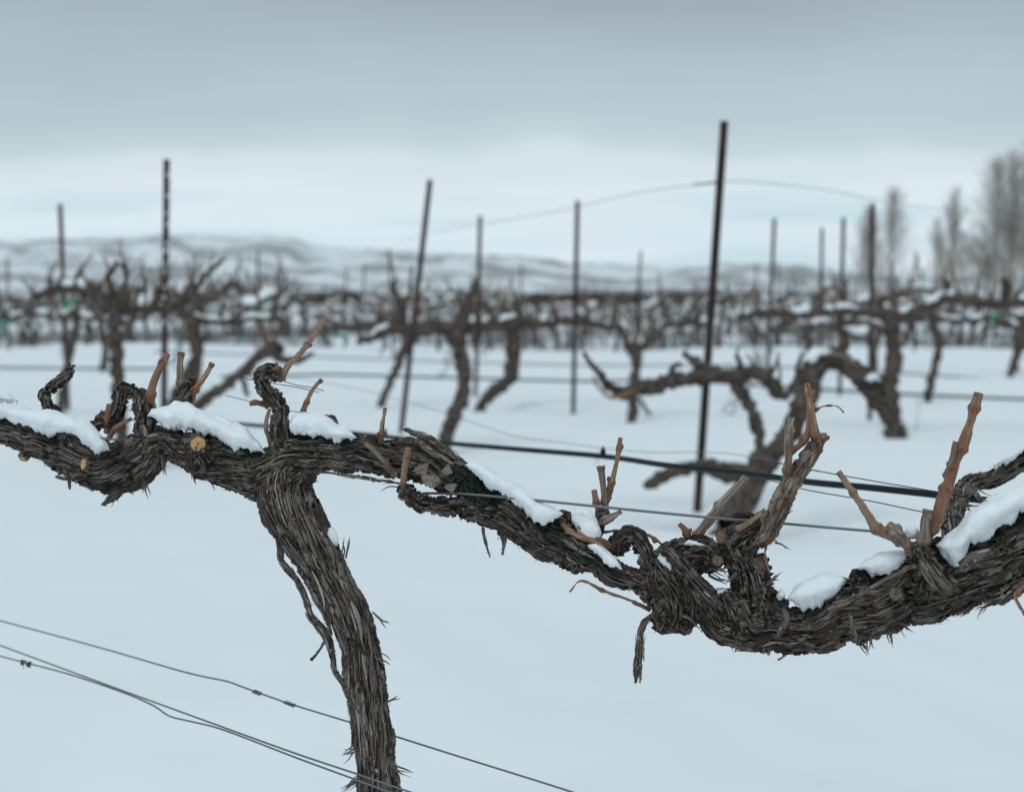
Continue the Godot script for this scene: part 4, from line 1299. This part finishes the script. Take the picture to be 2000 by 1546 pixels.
	hanging(o, [[642, 814, 5, 16], [652, 818, 7, 14], [662, 836, 5, 12]], "bark_strip", Color(0.16, 0.13, 0.10))
	hanging(o, [[636, 812, 4, 18], [648, 822, 5, 18], [656, 838, 4, 16]], "bark_strip", Color(0.20, 0.15, 0.11))

func dry_leaf(o: Node3D, x: float, y: float, r: float, turn: float):
	var c := near_px([x, y, 0, -46.0])
	var rr := r / F * row_z(x)
	var st := fresh()
	var n := 14
	for i in n + 1:
		for j in n + 1:
			var u := 2.0 * i / n - 1.0
			var v := 2.0 * j / n - 1.0
			var w := (1.0 - u * u) * (0.9 + 0.12 * sin(u * 5.0 + turn))
			var p := Vector3(u, v * w * 0.75, 0.35 * v * v * w + 0.18 * nz.get_noise_2d(u * 2.0 + x, v * 2.0) - 0.2 * u * u)
			p = p.rotated(Vector3(0, 0, 1), turn).rotated(Vector3(1, 0.3, 0).normalized(), 0.5)
			st[0].append(c + p * rr - o.position)
			var vein := 1.0 if absf(v) < 0.08 else clampf(nz.get_noise_2d(u * 6.0 + x, v * 6.0) + 0.4, 0.0, 1.0)
			st[1].append(Color(0.21, 0.165, 0.125).lerp(Color(0.42, 0.36, 0.29), vein))
	for i in n:
		for j in n:
			var a := i * (n + 1) + j
			st[2].append_array([a, a + n + 1, a + 1, a + 1, a + n + 1, a + n + 2])
	put("dry_leaf", mesh_from(st[0], st[1], st[2]), M.leaf, o)

func neighbour_vine():
	rng.seed = 777
	var o := thing("gnarled_grape_vine", "thick dark arm of the neighbouring grapevine, sagging low and carrying upright orange canes", "grapevine", near_px([2330, 2300, 0]))
	wood(o, "trunk", [[2260, 1010, 62], [2290, 1100, 60], [2310, 1400, 58], [2325, 1900, 64], [2330, 2310, 72]], {"step": 0.006})
	var arm := wood(o, "arm", [[1372, 1165, 24], [1390, 1192, 32], [1408, 1214, 38], [1445, 1230, 42], [1495, 1228, 46], [1545, 1232, 47], [1600, 1230, 49], [1650, 1208, 55], [1700, 1188, 62], [1760, 1164, 58], [1820, 1150, 58], [1880, 1128, 60], [1940, 1098, 64], [2000, 1068, 70], [2080, 1030, 72], [2180, 1005, 70], [2270, 1010, 66]], {"knob": 0.5})
	var strut := wood(o, "arm", [[1294, 1074, 9, -36], [1312, 1080, 12, -44], [1334, 1106, 15, -52], [1358, 1140, 17, -46], [1380, 1172, 21, -28], [1402, 1206, 26, -12]], {"knob": 0.2})
	var knob1 := wood(o, "knob", [[1450, 1225, 34, -10], [1432, 1190, 28, -14], [1420, 1168, 21, -16], [1414, 1156, 13, -16]], {"knob": 0.8})
	var up := wood(o, "arm", [[1505, 1215, 44], [1484, 1172, 37], [1464, 1122, 34], [1444, 1076, 33], [1434, 1052, 28], [1430, 1040, 16]], {"knob": 1.5})
	var head := wood(o, "arm", [[1438, 1066, 26, -6], [1462, 1046, 26, -8], [1486, 1030, 22, -8], [1500, 1018, 13, -8]], {"knob": 1.2})
	var limb := wood(o, "spur", [[1478, 1062, 14, -14], [1500, 1040, 18, -22], [1516, 1006, 20, -24], [1536, 962, 20, -20], [1560, 922, 18, -16], [1582, 890, 17, -14], [1596, 868, 13, -12]], {"knob": 0.15, "gnarl": 0.06, "rough": 0.8, "lumps": 0.12, "color": old_cane_color})
	wood(o, "arm", [[1500, 1015, 12, 14], [1470, 1010, 13, 24], [1440, 1016, 12, 30], [1410, 1022, 8, 34]], {"knob": 0.4})
	var knob2 := wood(o, "knob", [[1690, 1160, 30], [1678, 1130, 24], [1672, 1120, 18]], {"knob": 1.3})
	var knob3 := wood(o, "knob", [[1845, 1115, 30], [1840, 1080, 22], [1832, 1055, 14]], {"knob": 1.3})
	var base := wood(o, "spur", [[1835, 1150, 34, -34], [1815, 1110, 26, -34], [1800, 1080, 22, -34], [1798, 1062, 17, -34]], {"knob": 0.9})
	var back := wood(o, "arm", [[1862, 1070, 20, 60], [1862, 1015, 22, 200], [1874, 970, 22, 330], [1896, 946, 22, 380], [1935, 938, 23, 400], [1975, 914, 23, 400], [2030, 884, 24, 400], [2110, 852, 24, 400]], {"knob": 0.2, "tone": 1.0})
	var cuff := wood(o, "arm", [[1935, 1170, 14, -20], [1960, 1166, 13, -26], [1985, 1150, 15, -26], [2030, 1130, 15, -20]], {"knob": 0.3})
	for q in [arm, up, head, strut, back]:
		peel(o, q, 11500.0, 1.1, 0.0, 1.0, 1.0, 0.10)
	for q in [limb, knob1, knob2, knob3, base, cuff]:
		peel(o, q, 22000.0, 0.5, 0.0, 1.0, 1.0, 0.45)
	for a in [
		[[[1540, 948, 13, -26], [1540, 900, 10, -28], [1540, 868, 12, -28], [1546, 816, 9, -28]], 0.5, 1], [[[1548, 880, 9, -22], [1566, 866, 9, -14], [1580, 838, 9, -10], [1582, 790, 8, -6], [1589, 764, 8, -2]], 0.7, 0], [[[1600, 876, 13, -14], [1592, 846, 10, -16], [1587, 818, 9, -18], [1583, 790, 9, -20], [1577, 750, 7, -20]], 0.9, 0], [[[1600, 872, 9, -8], [1606, 852, 7, -8]], 0.5, 1], [[[1602, 880, 8, -4], [1606, 862, 7, -2], [1611, 848, 6, 0]], 0.5, 1],
		[[[1446, 1030, 7, -40], [1470, 1014, 6, -42], [1494, 998, 7, -44]], 0.5, 0],
		[[[1802, 1090, 13, -30], [1772, 1062, 15, -40], [1742, 1044, 15, -44], [1716, 1034, 13, -46], [1700, 1012, 11, -46], [1682, 984, 10, -46], [1660, 952, 9, -46], [1638, 922, 8, -46]], 1.0, 0], [[[1766, 1052, 14, -56], [1750, 1038, 13, -60], [1734, 1024, 12, -62]], 1.0, 1],
		[[[1800, 1080, 18, -44], [1806, 1046, 14, -46], [1808, 1020, 13, -46], [1811, 996, 13, -46]], 0.95, 1], [[[1812, 1060, 14, -30], [1828, 1016, 15, -30], [1842, 976, 16, -30], [1854, 942, 14, -30], [1866, 906, 13, -30], [1880, 872, 14, -30], [1892, 836, 13, -30], [1904, 796, 12, -30], [1913, 768, 11, -30]], 0.9, 0], [[[1859, 926, 9, -30], [1860, 900, 8, -38], [1867, 864, 7, -38]], 0.6, 1],
		[[[1590, 802, 3, -14], [1612, 792, 3, -12], [1636, 794, 2, -10], [1648, 806, 2, -10]], 0.1, 0], [[[1500, 1060, 3, -30], [1496, 1090, 3, -34], [1504, 1116, 2, -36]], 0.2, 0],
		[[[1540, 1276, 3, -20], [1530, 1282, 3, -20], [1520, 1288, 3, -20]], 0.1, 0], [[[2020, 1128, 6, -40], [1996, 1150, 5, -40], [1984, 1165, 5, -40], [2002, 1200, 4, -40]], 0.1, 0]]:
		var thin: bool = a[0][0][2] < 4
		wood(o, "cane", a[0], {"cane": true, "fresh": a[1], "color": old_cane_color if a[2] == 1 else cane_color, "gap": 0.05 if not thin else 0.02, "buds": not thin, "cut": not thin})
	scar(o, up, 1413, 1050, 14, 2.0, Vector3(-0.8, 0.2, 0), 0.35)
	scar(o, up, 1461, 1072, 11, 2.0, Vector3(0.1, 0.1, 0.4), 0.05)
	scar(o, up, 1482, 1113, 7, 1.5, Vector3(0.3, 0, 0.3), 0.05)
	scar(o, up, 1480, 1150, 9, 1.0, Vector3(0.0, 0, 0.4), 0.0)
	scar(o, head, 1490, 1016, 7, 3.0, Vector3(0.2, 0.1, 0.4), 0.4)
	scar(o, arm, 1750, 1160, 14, 8.0, Vector3(-0.6, 0.15, 0), 0.12)
	scar(o, arm, 1640, 1255, 13, 1.0, Vector3(0.1, -0.8, 0), 0.15)
	scar(o, arm, 1868, 1180, 11, 2.0, Vector3(0.0, -0.7, 0), 0.15)
	for a in [[1700, 1245, 0.3, 1, 6, 26], [1740, 1232, 0.2, 1, 6, 30], [1760, 1222, 0.9, 0.5, 5, 26], [1690, 1262, 0.5, 0.9, 5, 24], [1440, 1262, -0.2, 1, 4, 14], [1500, 1272, 0.1, 1, 4, 12], [1890, 1192, -0.6, 0.5, 5, 30], [1930, 1178, -0.7, 0.5, 6, 34], [1780, 1100, -0.9, -0.2, 5, 30], [1772, 1085, -0.8, -0.5, 4, 24], [1520, 1060, 0.8, 0.2, 3, 24], [1432, 1128, -0.8, 0.4, 4, 18], [1452, 1175, -0.8, 0.2, 4, 16], [1512, 1130, 0.7, -0.6, 4, 18], [1940, 1000, 0.5, -1, 3, 34], [1890, 990, 0.9, 0.4, 5, 34], [1655, 1135, -0.7, -0.2, 5, 16], [1905, 960, 0.8, 0.6, 5, 36]]:
		tuft(o, a[0], a[1], a[2], a[3], a[4], a[5], -28.0)
	for a in [[[1808, 1100, 6, -66], [1830, 1130, 6, -70], [1852, 1150, 5, -72], [1858, 1160, 3, -70]], [[1800, 1100, 6, -66], [1816, 1130, 6, -74], [1830, 1152, 4, -74]], [[1530, 1190, 5, -48], [1536, 1210, 6, -52], [1516, 1246, 5, -50]], [[1660, 1200, 4, -60], [1666, 1226, 5, -62], [1672, 1244, 3, -60]], [[1880, 1110, 8, -66], [1905, 1088, 9, -66], [1935, 1075, 6, -66]], [[1620, 1190, 4, -54], [1660, 1172, 5, -60], [1700, 1150, 4, -66]], [[1700, 1150, 4, -64], [1740, 1126, 4, -62], [1790, 1104, 3, -60]]]:
		hanging(o, a, "bark_strip", Color(0.13, 0.105, 0.085))

# ---------------------------------------------------------------- snow on the near vine, wires
func blob(called: String, top: Array, bottom: Array, z: float, w: float, label: String, parent: Node, fine := 1.0):
	# a clump of settled snow with this upper and lower outline; z 0 puts it on the near row
	var x0: float = top[0][0]
	var x1: float = top[-1][0]
	var zm := z if z > 0.5 else row_z((x0 + x1) * 0.5) + z
	var org := px((x0 + x1) * 0.5, bottom[bottom.size() / 2][1], zm)
	var n := clampi(int((x1 - x0) / 1.5 * fine), 20, 170)
	var seg := 64
	var v := PackedVector3Array()
	var idx := PackedInt32Array()
	var m2 := F / zm
	for i in n + 1:
		var u := float(i) / n
		var uu := 0.5 - 0.5 * cos(u * PI)
		var x := lerpf(x0, x1, uu)
		var yt := line_at(top, x)
		var yb := maxf(line_at(bottom, x), yt + 1.0)
		var jag := 6.0 * nz.get_noise_1d(x * 0.06 + x0) + 3.5 * nz.get_noise_1d(x * 0.16 + x1)
		var taper := pow(maxf(0.0, 1.0 - pow(absf(2.0 * uu - 1.0), 4.0)), 0.5)
		var hh := (yb - yt) * 0.5 * maxf(taper, 0.02)
		var ym := (yb + yt) * 0.5
		var zz := z if z > 0.5 else row_z(x) + z
		for j in seg:
			var a := TAU * j / seg
			var cs := signf(cos(a)) * pow(absf(cos(a)), 0.8)
			var sn := signf(sin(a)) * pow(absf(sin(a)), 0.85)
			var dep := w * (0.12 + 0.88 * taper) * (1.0 if sin(a) > 0.0 else 1.0 - 0.2 * absf(sin(a)))
			var p := px(x, ym - hh * sn + (jag * pow(-sn, 3.0) * taper if sn < 0.0 else 0.0), zz - cs * dep)
			var c := px(x, ym, zz)
			var d := (p - c)
			var k := maxf(d.length(), 0.001)
			var e := zm / 1.8
			var q := p / e
			var g := 0.0060 * nz.get_noise_3d(q.x * 22.0, q.y * 22.0, q.z * 22.0) + 0.0022 * nz.get_noise_3d(q.x * 50.0, q.y * 50.0, q.z * 50.0) + 0.0006 * nz.get_noise_3d(q.x * 130.0, q.y * 130.0, q.z * 130.0) + 0.0005 * nz.get_noise_3d(q.x * 800.0, q.y * 800.0, q.z * 800.0) + 0.0007 * nz.get_noise_3d(q.x * 420.0, q.y * 420.0, q.z * 420.0)
			v.append(p + d / k * g * e * minf(1.0, taper * 1.5 + 0.3) - org)
	for i in n:
		for j in seg:
			var j2 := (j + 1) % seg
			var a := i * seg + j
			var b := i * seg + j2
			idx.append_array([a, b, a + seg, b, b + seg, a + seg])
	var o := put(called, mesh_from(v, PackedColorArray(), idx), M.snow, parent)
	if parent == self:
		o.position = org
		tag(o, label, "snow clump", "snow lying on the vines")
		o.set_meta("kind", "thing")

func line_at(pts: Array, x: float) -> float:
	if x <= pts[0][0]:
		return pts[0][1]
	for i in pts.size() - 1:
		if x <= pts[i + 1][0]:
			return lerpf(pts[i][1], pts[i + 1][1], (x - pts[i][0]) / maxf(pts[i + 1][0] - pts[i][0], 0.01))
	return pts[-1][1]

func snow_on_vine():
	rng.seed = 99
	blob("snow_clump", [[-90, 775], [-40, 783], [0, 786], [40, 796], [80, 803], [120, 811], [160, 817], [190, 832], [210, 856], [216, 880]], [[-90, 800], [0, 816], [50, 832], [100, 850], [140, 848], [165, 872], [190, 892], [216, 890]], -0.016, 0.034, "long smooth snow clump over the arm end beside the black cable tie", self)
	blob("snow_clump", [[-60, 755], [-20, 758], [10, 764], [36, 782]], [[-60, 780], [0, 786], [36, 785]], 0.05, 0.03, "small snow heap behind the long smooth clump", self)
	blob("snow_clump", [[287, 806], [296, 790], [312, 792], [326, 791], [340, 781], [365, 782], [385, 794], [410, 806], [450, 824], [480, 838], [505, 858], [520, 886]], [[287, 818], [305, 832], [330, 846], [352, 832], [380, 836], [420, 852], [450, 872], [490, 888], [520, 890]], -0.010, 0.034, "large twin-humped snow clump above the fresh round saw cut", self)
	blob("snow_clump", [[564, 820], [573, 807], [595, 801], [616, 803], [634, 813], [655, 832], [680, 840], [698, 853]], [[566, 846], [600, 854], [640, 860], [698, 858]], -0.008, 0.028, "domed snow clump beside the hooked spur", self)
	blob("snow_clump", [[908, 902], [930, 900], [955, 912], [985, 934], [1020, 952], [1050, 974], [1075, 990], [1100, 996]], [[912, 915], [935, 936], [955, 960], [985, 966], [1010, 985], [1040, 1012], [1066, 1024], [1098, 1012]], -0.018, 0.036, "sloping snow clump crossed by the grey wire", self)
	blob("snow_clump", [[1116, 1002], [1132, 996], [1150, 1000], [1166, 1014], [1175, 1036]], [[1116, 1024], [1140, 1050], [1160, 1056], [1175, 1046]], -0.010, 0.022, "small snow clump caught beside the rugged knob", self)
	blob("snow_clump", [[1148, 1062], [1165, 1062], [1185, 1074], [1205, 1092], [1216, 1108]], [[1148, 1068], [1165, 1080], [1188, 1104], [1216, 1114]], -0.018, 0.018, "crusty snow patch under the paired canes", self)
	blob("snow_clump", [[1538, 1166], [1550, 1150], [1570, 1136], [1600, 1124], [1630, 1121], [1650, 1122], [1658, 1128]], [[1538, 1172], [1560, 1182], [1585, 1190], [1610, 1186], [1632, 1170], [1646, 1148], [1658, 1130]], -0.012, 0.028, "loose snow lump in the dip of the sagging arm", self)
	blob("snow_clump", [[1672, 1108], [1690, 1092], [1715, 1078], [1745, 1070], [1768, 1066], [1780, 1076]], [[1672, 1112], [1695, 1120], [1720, 1126], [1750, 1114], [1780, 1098]], -0.010, 0.028, "snow lump wedged below the forked orange canes", self)
	blob("snow_clump", [[1828, 1056], [1845, 1034], [1870, 1022], [1900, 994], [1930, 976], [1965, 958], [2000, 942], [2050, 925], [2120, 905]], [[1828, 1075], [1845, 1100], [1866, 1116], [1880, 1104], [1895, 1066], [1925, 1050], [1960, 1026], [2000, 1002], [2120, 960]], -0.016, 0.040, "deep snow drift on the thick arm behind the tallest orange cane", self)
	blob("snow_clump", [[1764, 1040], [1770, 1024], [1782, 1020], [1796, 1030]], [[1764, 1046], [1780, 1052], [1796, 1046]], -0.026, 0.012, "crumb of snow in the fork of the orange canes", self, 1.5)
	blob("snow_clump", [[1392, 1156], [1402, 1150], [1416, 1148], [1424, 1152]], [[1392, 1166], [1404, 1168], [1424, 1158]], -0.012, 0.014, "thin snow cap on the blunt knob of the sagging arm", self, 1.5)
	blob("snow_clump", [[636, 1042], [642, 1030], [652, 1034], [661, 1052]], [[636, 1050], [648, 1066], [661, 1066]], 0.0, 0.010, "tiny snow patch stuck to the shaggy trunk", self, 1.6)
	blob("snow_clump", [[1284, 1086], [1294, 1078], [1306, 1090], [1312, 1102]], [[1284, 1094], [1298, 1104], [1312, 1106]], -0.026, 0.010, "sliver of snow in the crotch of the curled arm", self, 1.6)
	blob("snow_clump", [[1330, 1062], [1345, 1052], [1362, 1056], [1380, 1064]], [[1330, 1066], [1355, 1068], [1380, 1068]], -0.008, 0.012, "dusting of snow at the foot of the long slanting cane", self, 1.5)
	blob("snow_clump", [[1516, 1162], [1524, 1152], [1536, 1158]], [[1516, 1168], [1526, 1172], [1536, 1166]], -0.008, 0.010, "crumb of snow where the upright arm meets the sagging one", self, 1.6)
	blob("snow_clump", [[1930, 912], [1955, 896], [1985, 880], [2020, 856]], [[1930, 916], [1960, 906], [1990, 890], [2020, 864]], 0.40, 0.016, "thin snow line on the arm behind the deep drift", self, 1.2)

func near_wires():
	rng.seed = 5
	var r := []
	for q in [[826, 963, 0.0], [900, 964, -20.0], [1000, 972, -36.0], [1100, 982, -40.0], [1200, 992, -42.0], [1320, 1004, -40.0], [1430, 1014, -30.0], [1530, 1022, 12.0], [1620, 1030, 14.0], [1716, 1038, 8.0], [1800, 1046, 30.0]]:
		r.append(near_px([q[0], q[1], 0, q[2]]))
	wire_thing("trellis_wire", "taut grey wire across the sloping snow clump", "wire", r, 0.0017, M.wire, 10, "", 0.02)
	r = []
	for q in [[60, 838, 20.0], [140, 848, -34.0], [180, 853, -38.0], [216, 857, -36.0], [250, 862, -10.0]]:
		r.append(near_px([q[0], q[1], 0, q[2]]))
	wire_thing("trellis_wire", "short length of grey wire over the long smooth snow clump", "wire", r, 0.0013, M.wire, 8, "", 0.02)
	# low wires
	var low := [
		[[[-200, 1160, 2.75], [0, 1212, 2.5], [200, 1266, 2.32], [360, 1312, 2.16], [442, 1330, 2.1], [470, 1340, 2.08], [566, 1374, 2.02], [680, 1409, 1.96], [770, 1437, 1.92], [900, 1478, 1.86], [1120, 1547, 1.76], [1400, 1640, 1.66]], "low grey wire with two twisted splices, passing behind the trunk", 0.0013],
		[[[-200, 1185, 2.7], [0, 1260, 2.4], [200, 1334, 2.18], [436, 1420, 1.98], [580, 1472, 1.88], [700, 1512, 1.815], [800, 1546, 1.78], [1000, 1612, 1.7]], "straight low wire passing in front of the trunk", 0.0013],
		[[[-200, 1225, 2.7], [0, 1281, 2.4], [130, 1315, 2.26], [240, 1352, 2.16], [300, 1378, 2.1], [330, 1398, 2.07], [370, 1408, 2.03], [436, 1425, 1.975], [580, 1480, 1.875], [700, 1524, 1.81], [760, 1546, 1.785], [1000, 1634, 1.69]], "bent low wire dipping away below a straight one, with tiny buds of ice", 0.0013]]
	for w in low:
		wire_thing("trellis_wire", w[1], "wire", pixels(w[0]), w[2], M.wire, 9, "", 0.02)
	for a in [[502, 1352, 2.055, 0.008, "twisted wire splice on the low wire farther from the trunk"], [566, 1374, 2.018, 0.011, "frosted wire splice on the low wire nearer the trunk"]]:
		splice(px(a[0], a[1], a[2]), a[3], a[4])
	for a in [[45, 1293, 2.35, "withered bud hanging from the bent low wire"], [57, 1298, 2.335, "withered speck of tendril on the bent low wire"]]:
		var st := fresh()
		for k in 4:
			var d := Vector3(rng.randf_range(-1, 1), rng.randf_range(-1.4, 0.4), rng.randf_range(-1, 1)).normalized() * 0.005
			stick(st, -d, d, 0.0028, 0.001, Color(0.12, 0.09, 0.075), 6)
		if a[0] == 45:
			stick(st, Vector3.ZERO, Vector3(0, -0.012, 0), 0.001, 0.0005, Color(0.16, 0.12, 0.1), 5)
		var o := put("tendril_knot", mesh_from(st[0], st[1], st[2]), M.twig, self)
		o.position = px(a[0], a[1], a[2])
		tag(o, a[3], "tendril")
	# hose and fine wires behind the near row
	wire_thing("drip_hose", "black drip hose slung behind the near vine row", "hose", pixels([[380, 820, 4.25], [470, 828, 3.95], [560, 835, 3.75], [700, 847, 3.5], [850, 863, 3.25], [1000, 876, 3.0], [1180, 891, 2.8], [1300, 908, 2.62], [1440, 922, 2.45], [1580, 941, 2.28], [1700, 952, 2.17], [1830, 966, 2.07], [1926, 977, 2.0], [2100, 997, 1.9]]), 0.0054, M.hose, 16, "", 0.02)
	for a in [[1178, 884, 2.8, "small emitter plug on the black drip hose before the pruned spur"], [752, 846, 3.42, "small emitter plug on the black drip hose by the red cane"]]:
		var st := fresh()
		stick(st, Vector3(0, -0.004, 0), Vector3(0, 0.010, 0), 0.006, 0.005, Color.WHITE, 10)
		stick(st, Vector3(0, 0.010, 0), Vector3(0, 0.016, 0), 0.003, 0.002, Color.WHITE, 8)
		var o := put("drip_emitter", mesh_from(st[0], PackedColorArray(), st[2]), M.black, self)
		o.position = px(a[0], a[1] + 3, a[2])
		tag(o, a[3], "drip emitter")
	wire_thing("trellis_wire", "fine wire running just above the black drip hose", "wire", pixels([[1480, 896, 2.1], [1590, 918, 1.92], [1700, 938, 1.86], [1835, 961, 1.80], [1960, 985, 1.76]]), 0.0007, M.hose, 6, "", 0.02)
	wire_thing("trellis_wire", "fine wire with two tiny knots just below the black drip hose", "wire", pixels([[1480, 930, 2.1], [1570, 955, 1.92], [1700, 978, 1.85], [1800, 999, 1.80], [1880, 1012, 1.76]]), 0.0007, M.hose, 6, "", 0.02)
	wire_thing("trellis_wire", "fine kinked wire end beside the hooked spur", "wire", pixels([[520, 730, 1.95], [548, 742, 1.93], [580, 752, 1.92], [612, 757, 1.91], [632, 763, 1.9]]), 0.0006, M.hose, 6, "", 0.01)
	wire_thing("trellis_wire", "fine straight wire end below the kinked one", "wire", pixels([[480, 740, 1.95], [535, 749, 1.93], [580, 756, 1.92], [622, 766, 1.91]]), 0.0006, M.hose, 6, "", 0.01)
	wire_thing("trellis_wire", "thread of wire between the hooked spur and the domed snow clump", "wire", pixels([[440, 772, 2.0], [490, 784, 1.96], [556, 800, 1.93], [592, 806, 1.91]]), 0.0005, M.hose, 6, "", 0.01)
	# the odd dead stalk in the snow
	for a in [[1788, 832, 1795, 772, "single dead weed stalk in the snow by the stout upright trunk"], [1778, 846, 1764, 818, "dead twig in the snow at the foot of the stout upright trunk"], [1158, 908, 1172, 880, "tiny dead stalk poking from the snow below the drip hose"]]:
		var foot := base_of(a[0], a[1])
		var depth := seen_at(foot).z
		var top := px(a[2], a[3], depth)
		wire_thing("weed_stalk", a[4], "weed", [foot + Vector3(0, -0.05, 0), foot.lerp(top, 0.5) + Vector3(0.01, 0, 0), top], 0.003, M.straw, 5, "", 0.05)
	var st2 := fresh()
	var gp := base_of(130, 1524)
	for k in 22:
		var b := gp + Vector3(rng.randf_range(-0.06, 0.06), -0.02, rng.randf_range(-0.05, 0.05))
		b.y = gh(b.x, b.z) - 0.02
		stick(st2, b, b + Vector3(rng.randf_range(-0.02, 0.02), rng.randf_range(0.025, 0.05), rng.randf_range(-0.02, 0.02)), 0.0014, 0.0006, Color(0.2, 0.165, 0.13))
	var gc := put("grass_clump", mesh_from(st2[0], st2[1], st2[2]), M.twig, self)
	tag(gc, "clump of dead grass tips in the snow hollow under the low wires", "grass clump")
	# black cable tie round the arm
	var q := []
	for a in [[206, 886], [216, 892], [228, 897], [246, 902], [264, 908]]:
		q.append(on_skin(near_left, a[0], a[1], 0.003)[0])
	wire_thing("cable_tie", "black cable tie pulled round the knotted arm", "cable tie", q, 0.0022, M.black, 8, "", 0.004)

func splice(at: Vector3, size: float, label: String):
	var st := fresh()
	var d := Vector3(0.93, -0.3, 0.25).normalized()
	var n := d.cross(Vector3.UP).normalized()
	var m := d.cross(n)
	var turns := 5.0
	var k := 50
	var prev := Vector3.ZERO
	for i in k + 1:
		var u := float(i) / k
		var a := u * turns * TAU
		var p := d * (u - 0.5) * size * 1.6 + (n * cos(a) + m * sin(a)) * 0.0026
		if i > 0:
			stick(st, prev, p, 0.0009, 0.0009, Color.WHITE, 5)
		prev = p
	stick(st, prev, prev + (n * 0.6 + Vector3.UP).normalized() * 0.006, 0.0009, 0.0006, Color.WHITE, 5)
	var o := put("wire_splice", mesh_from(st[0], PackedColorArray(), st[2]), M.wire, self)
	o.position = at
	tag(o, label, "wire splice")
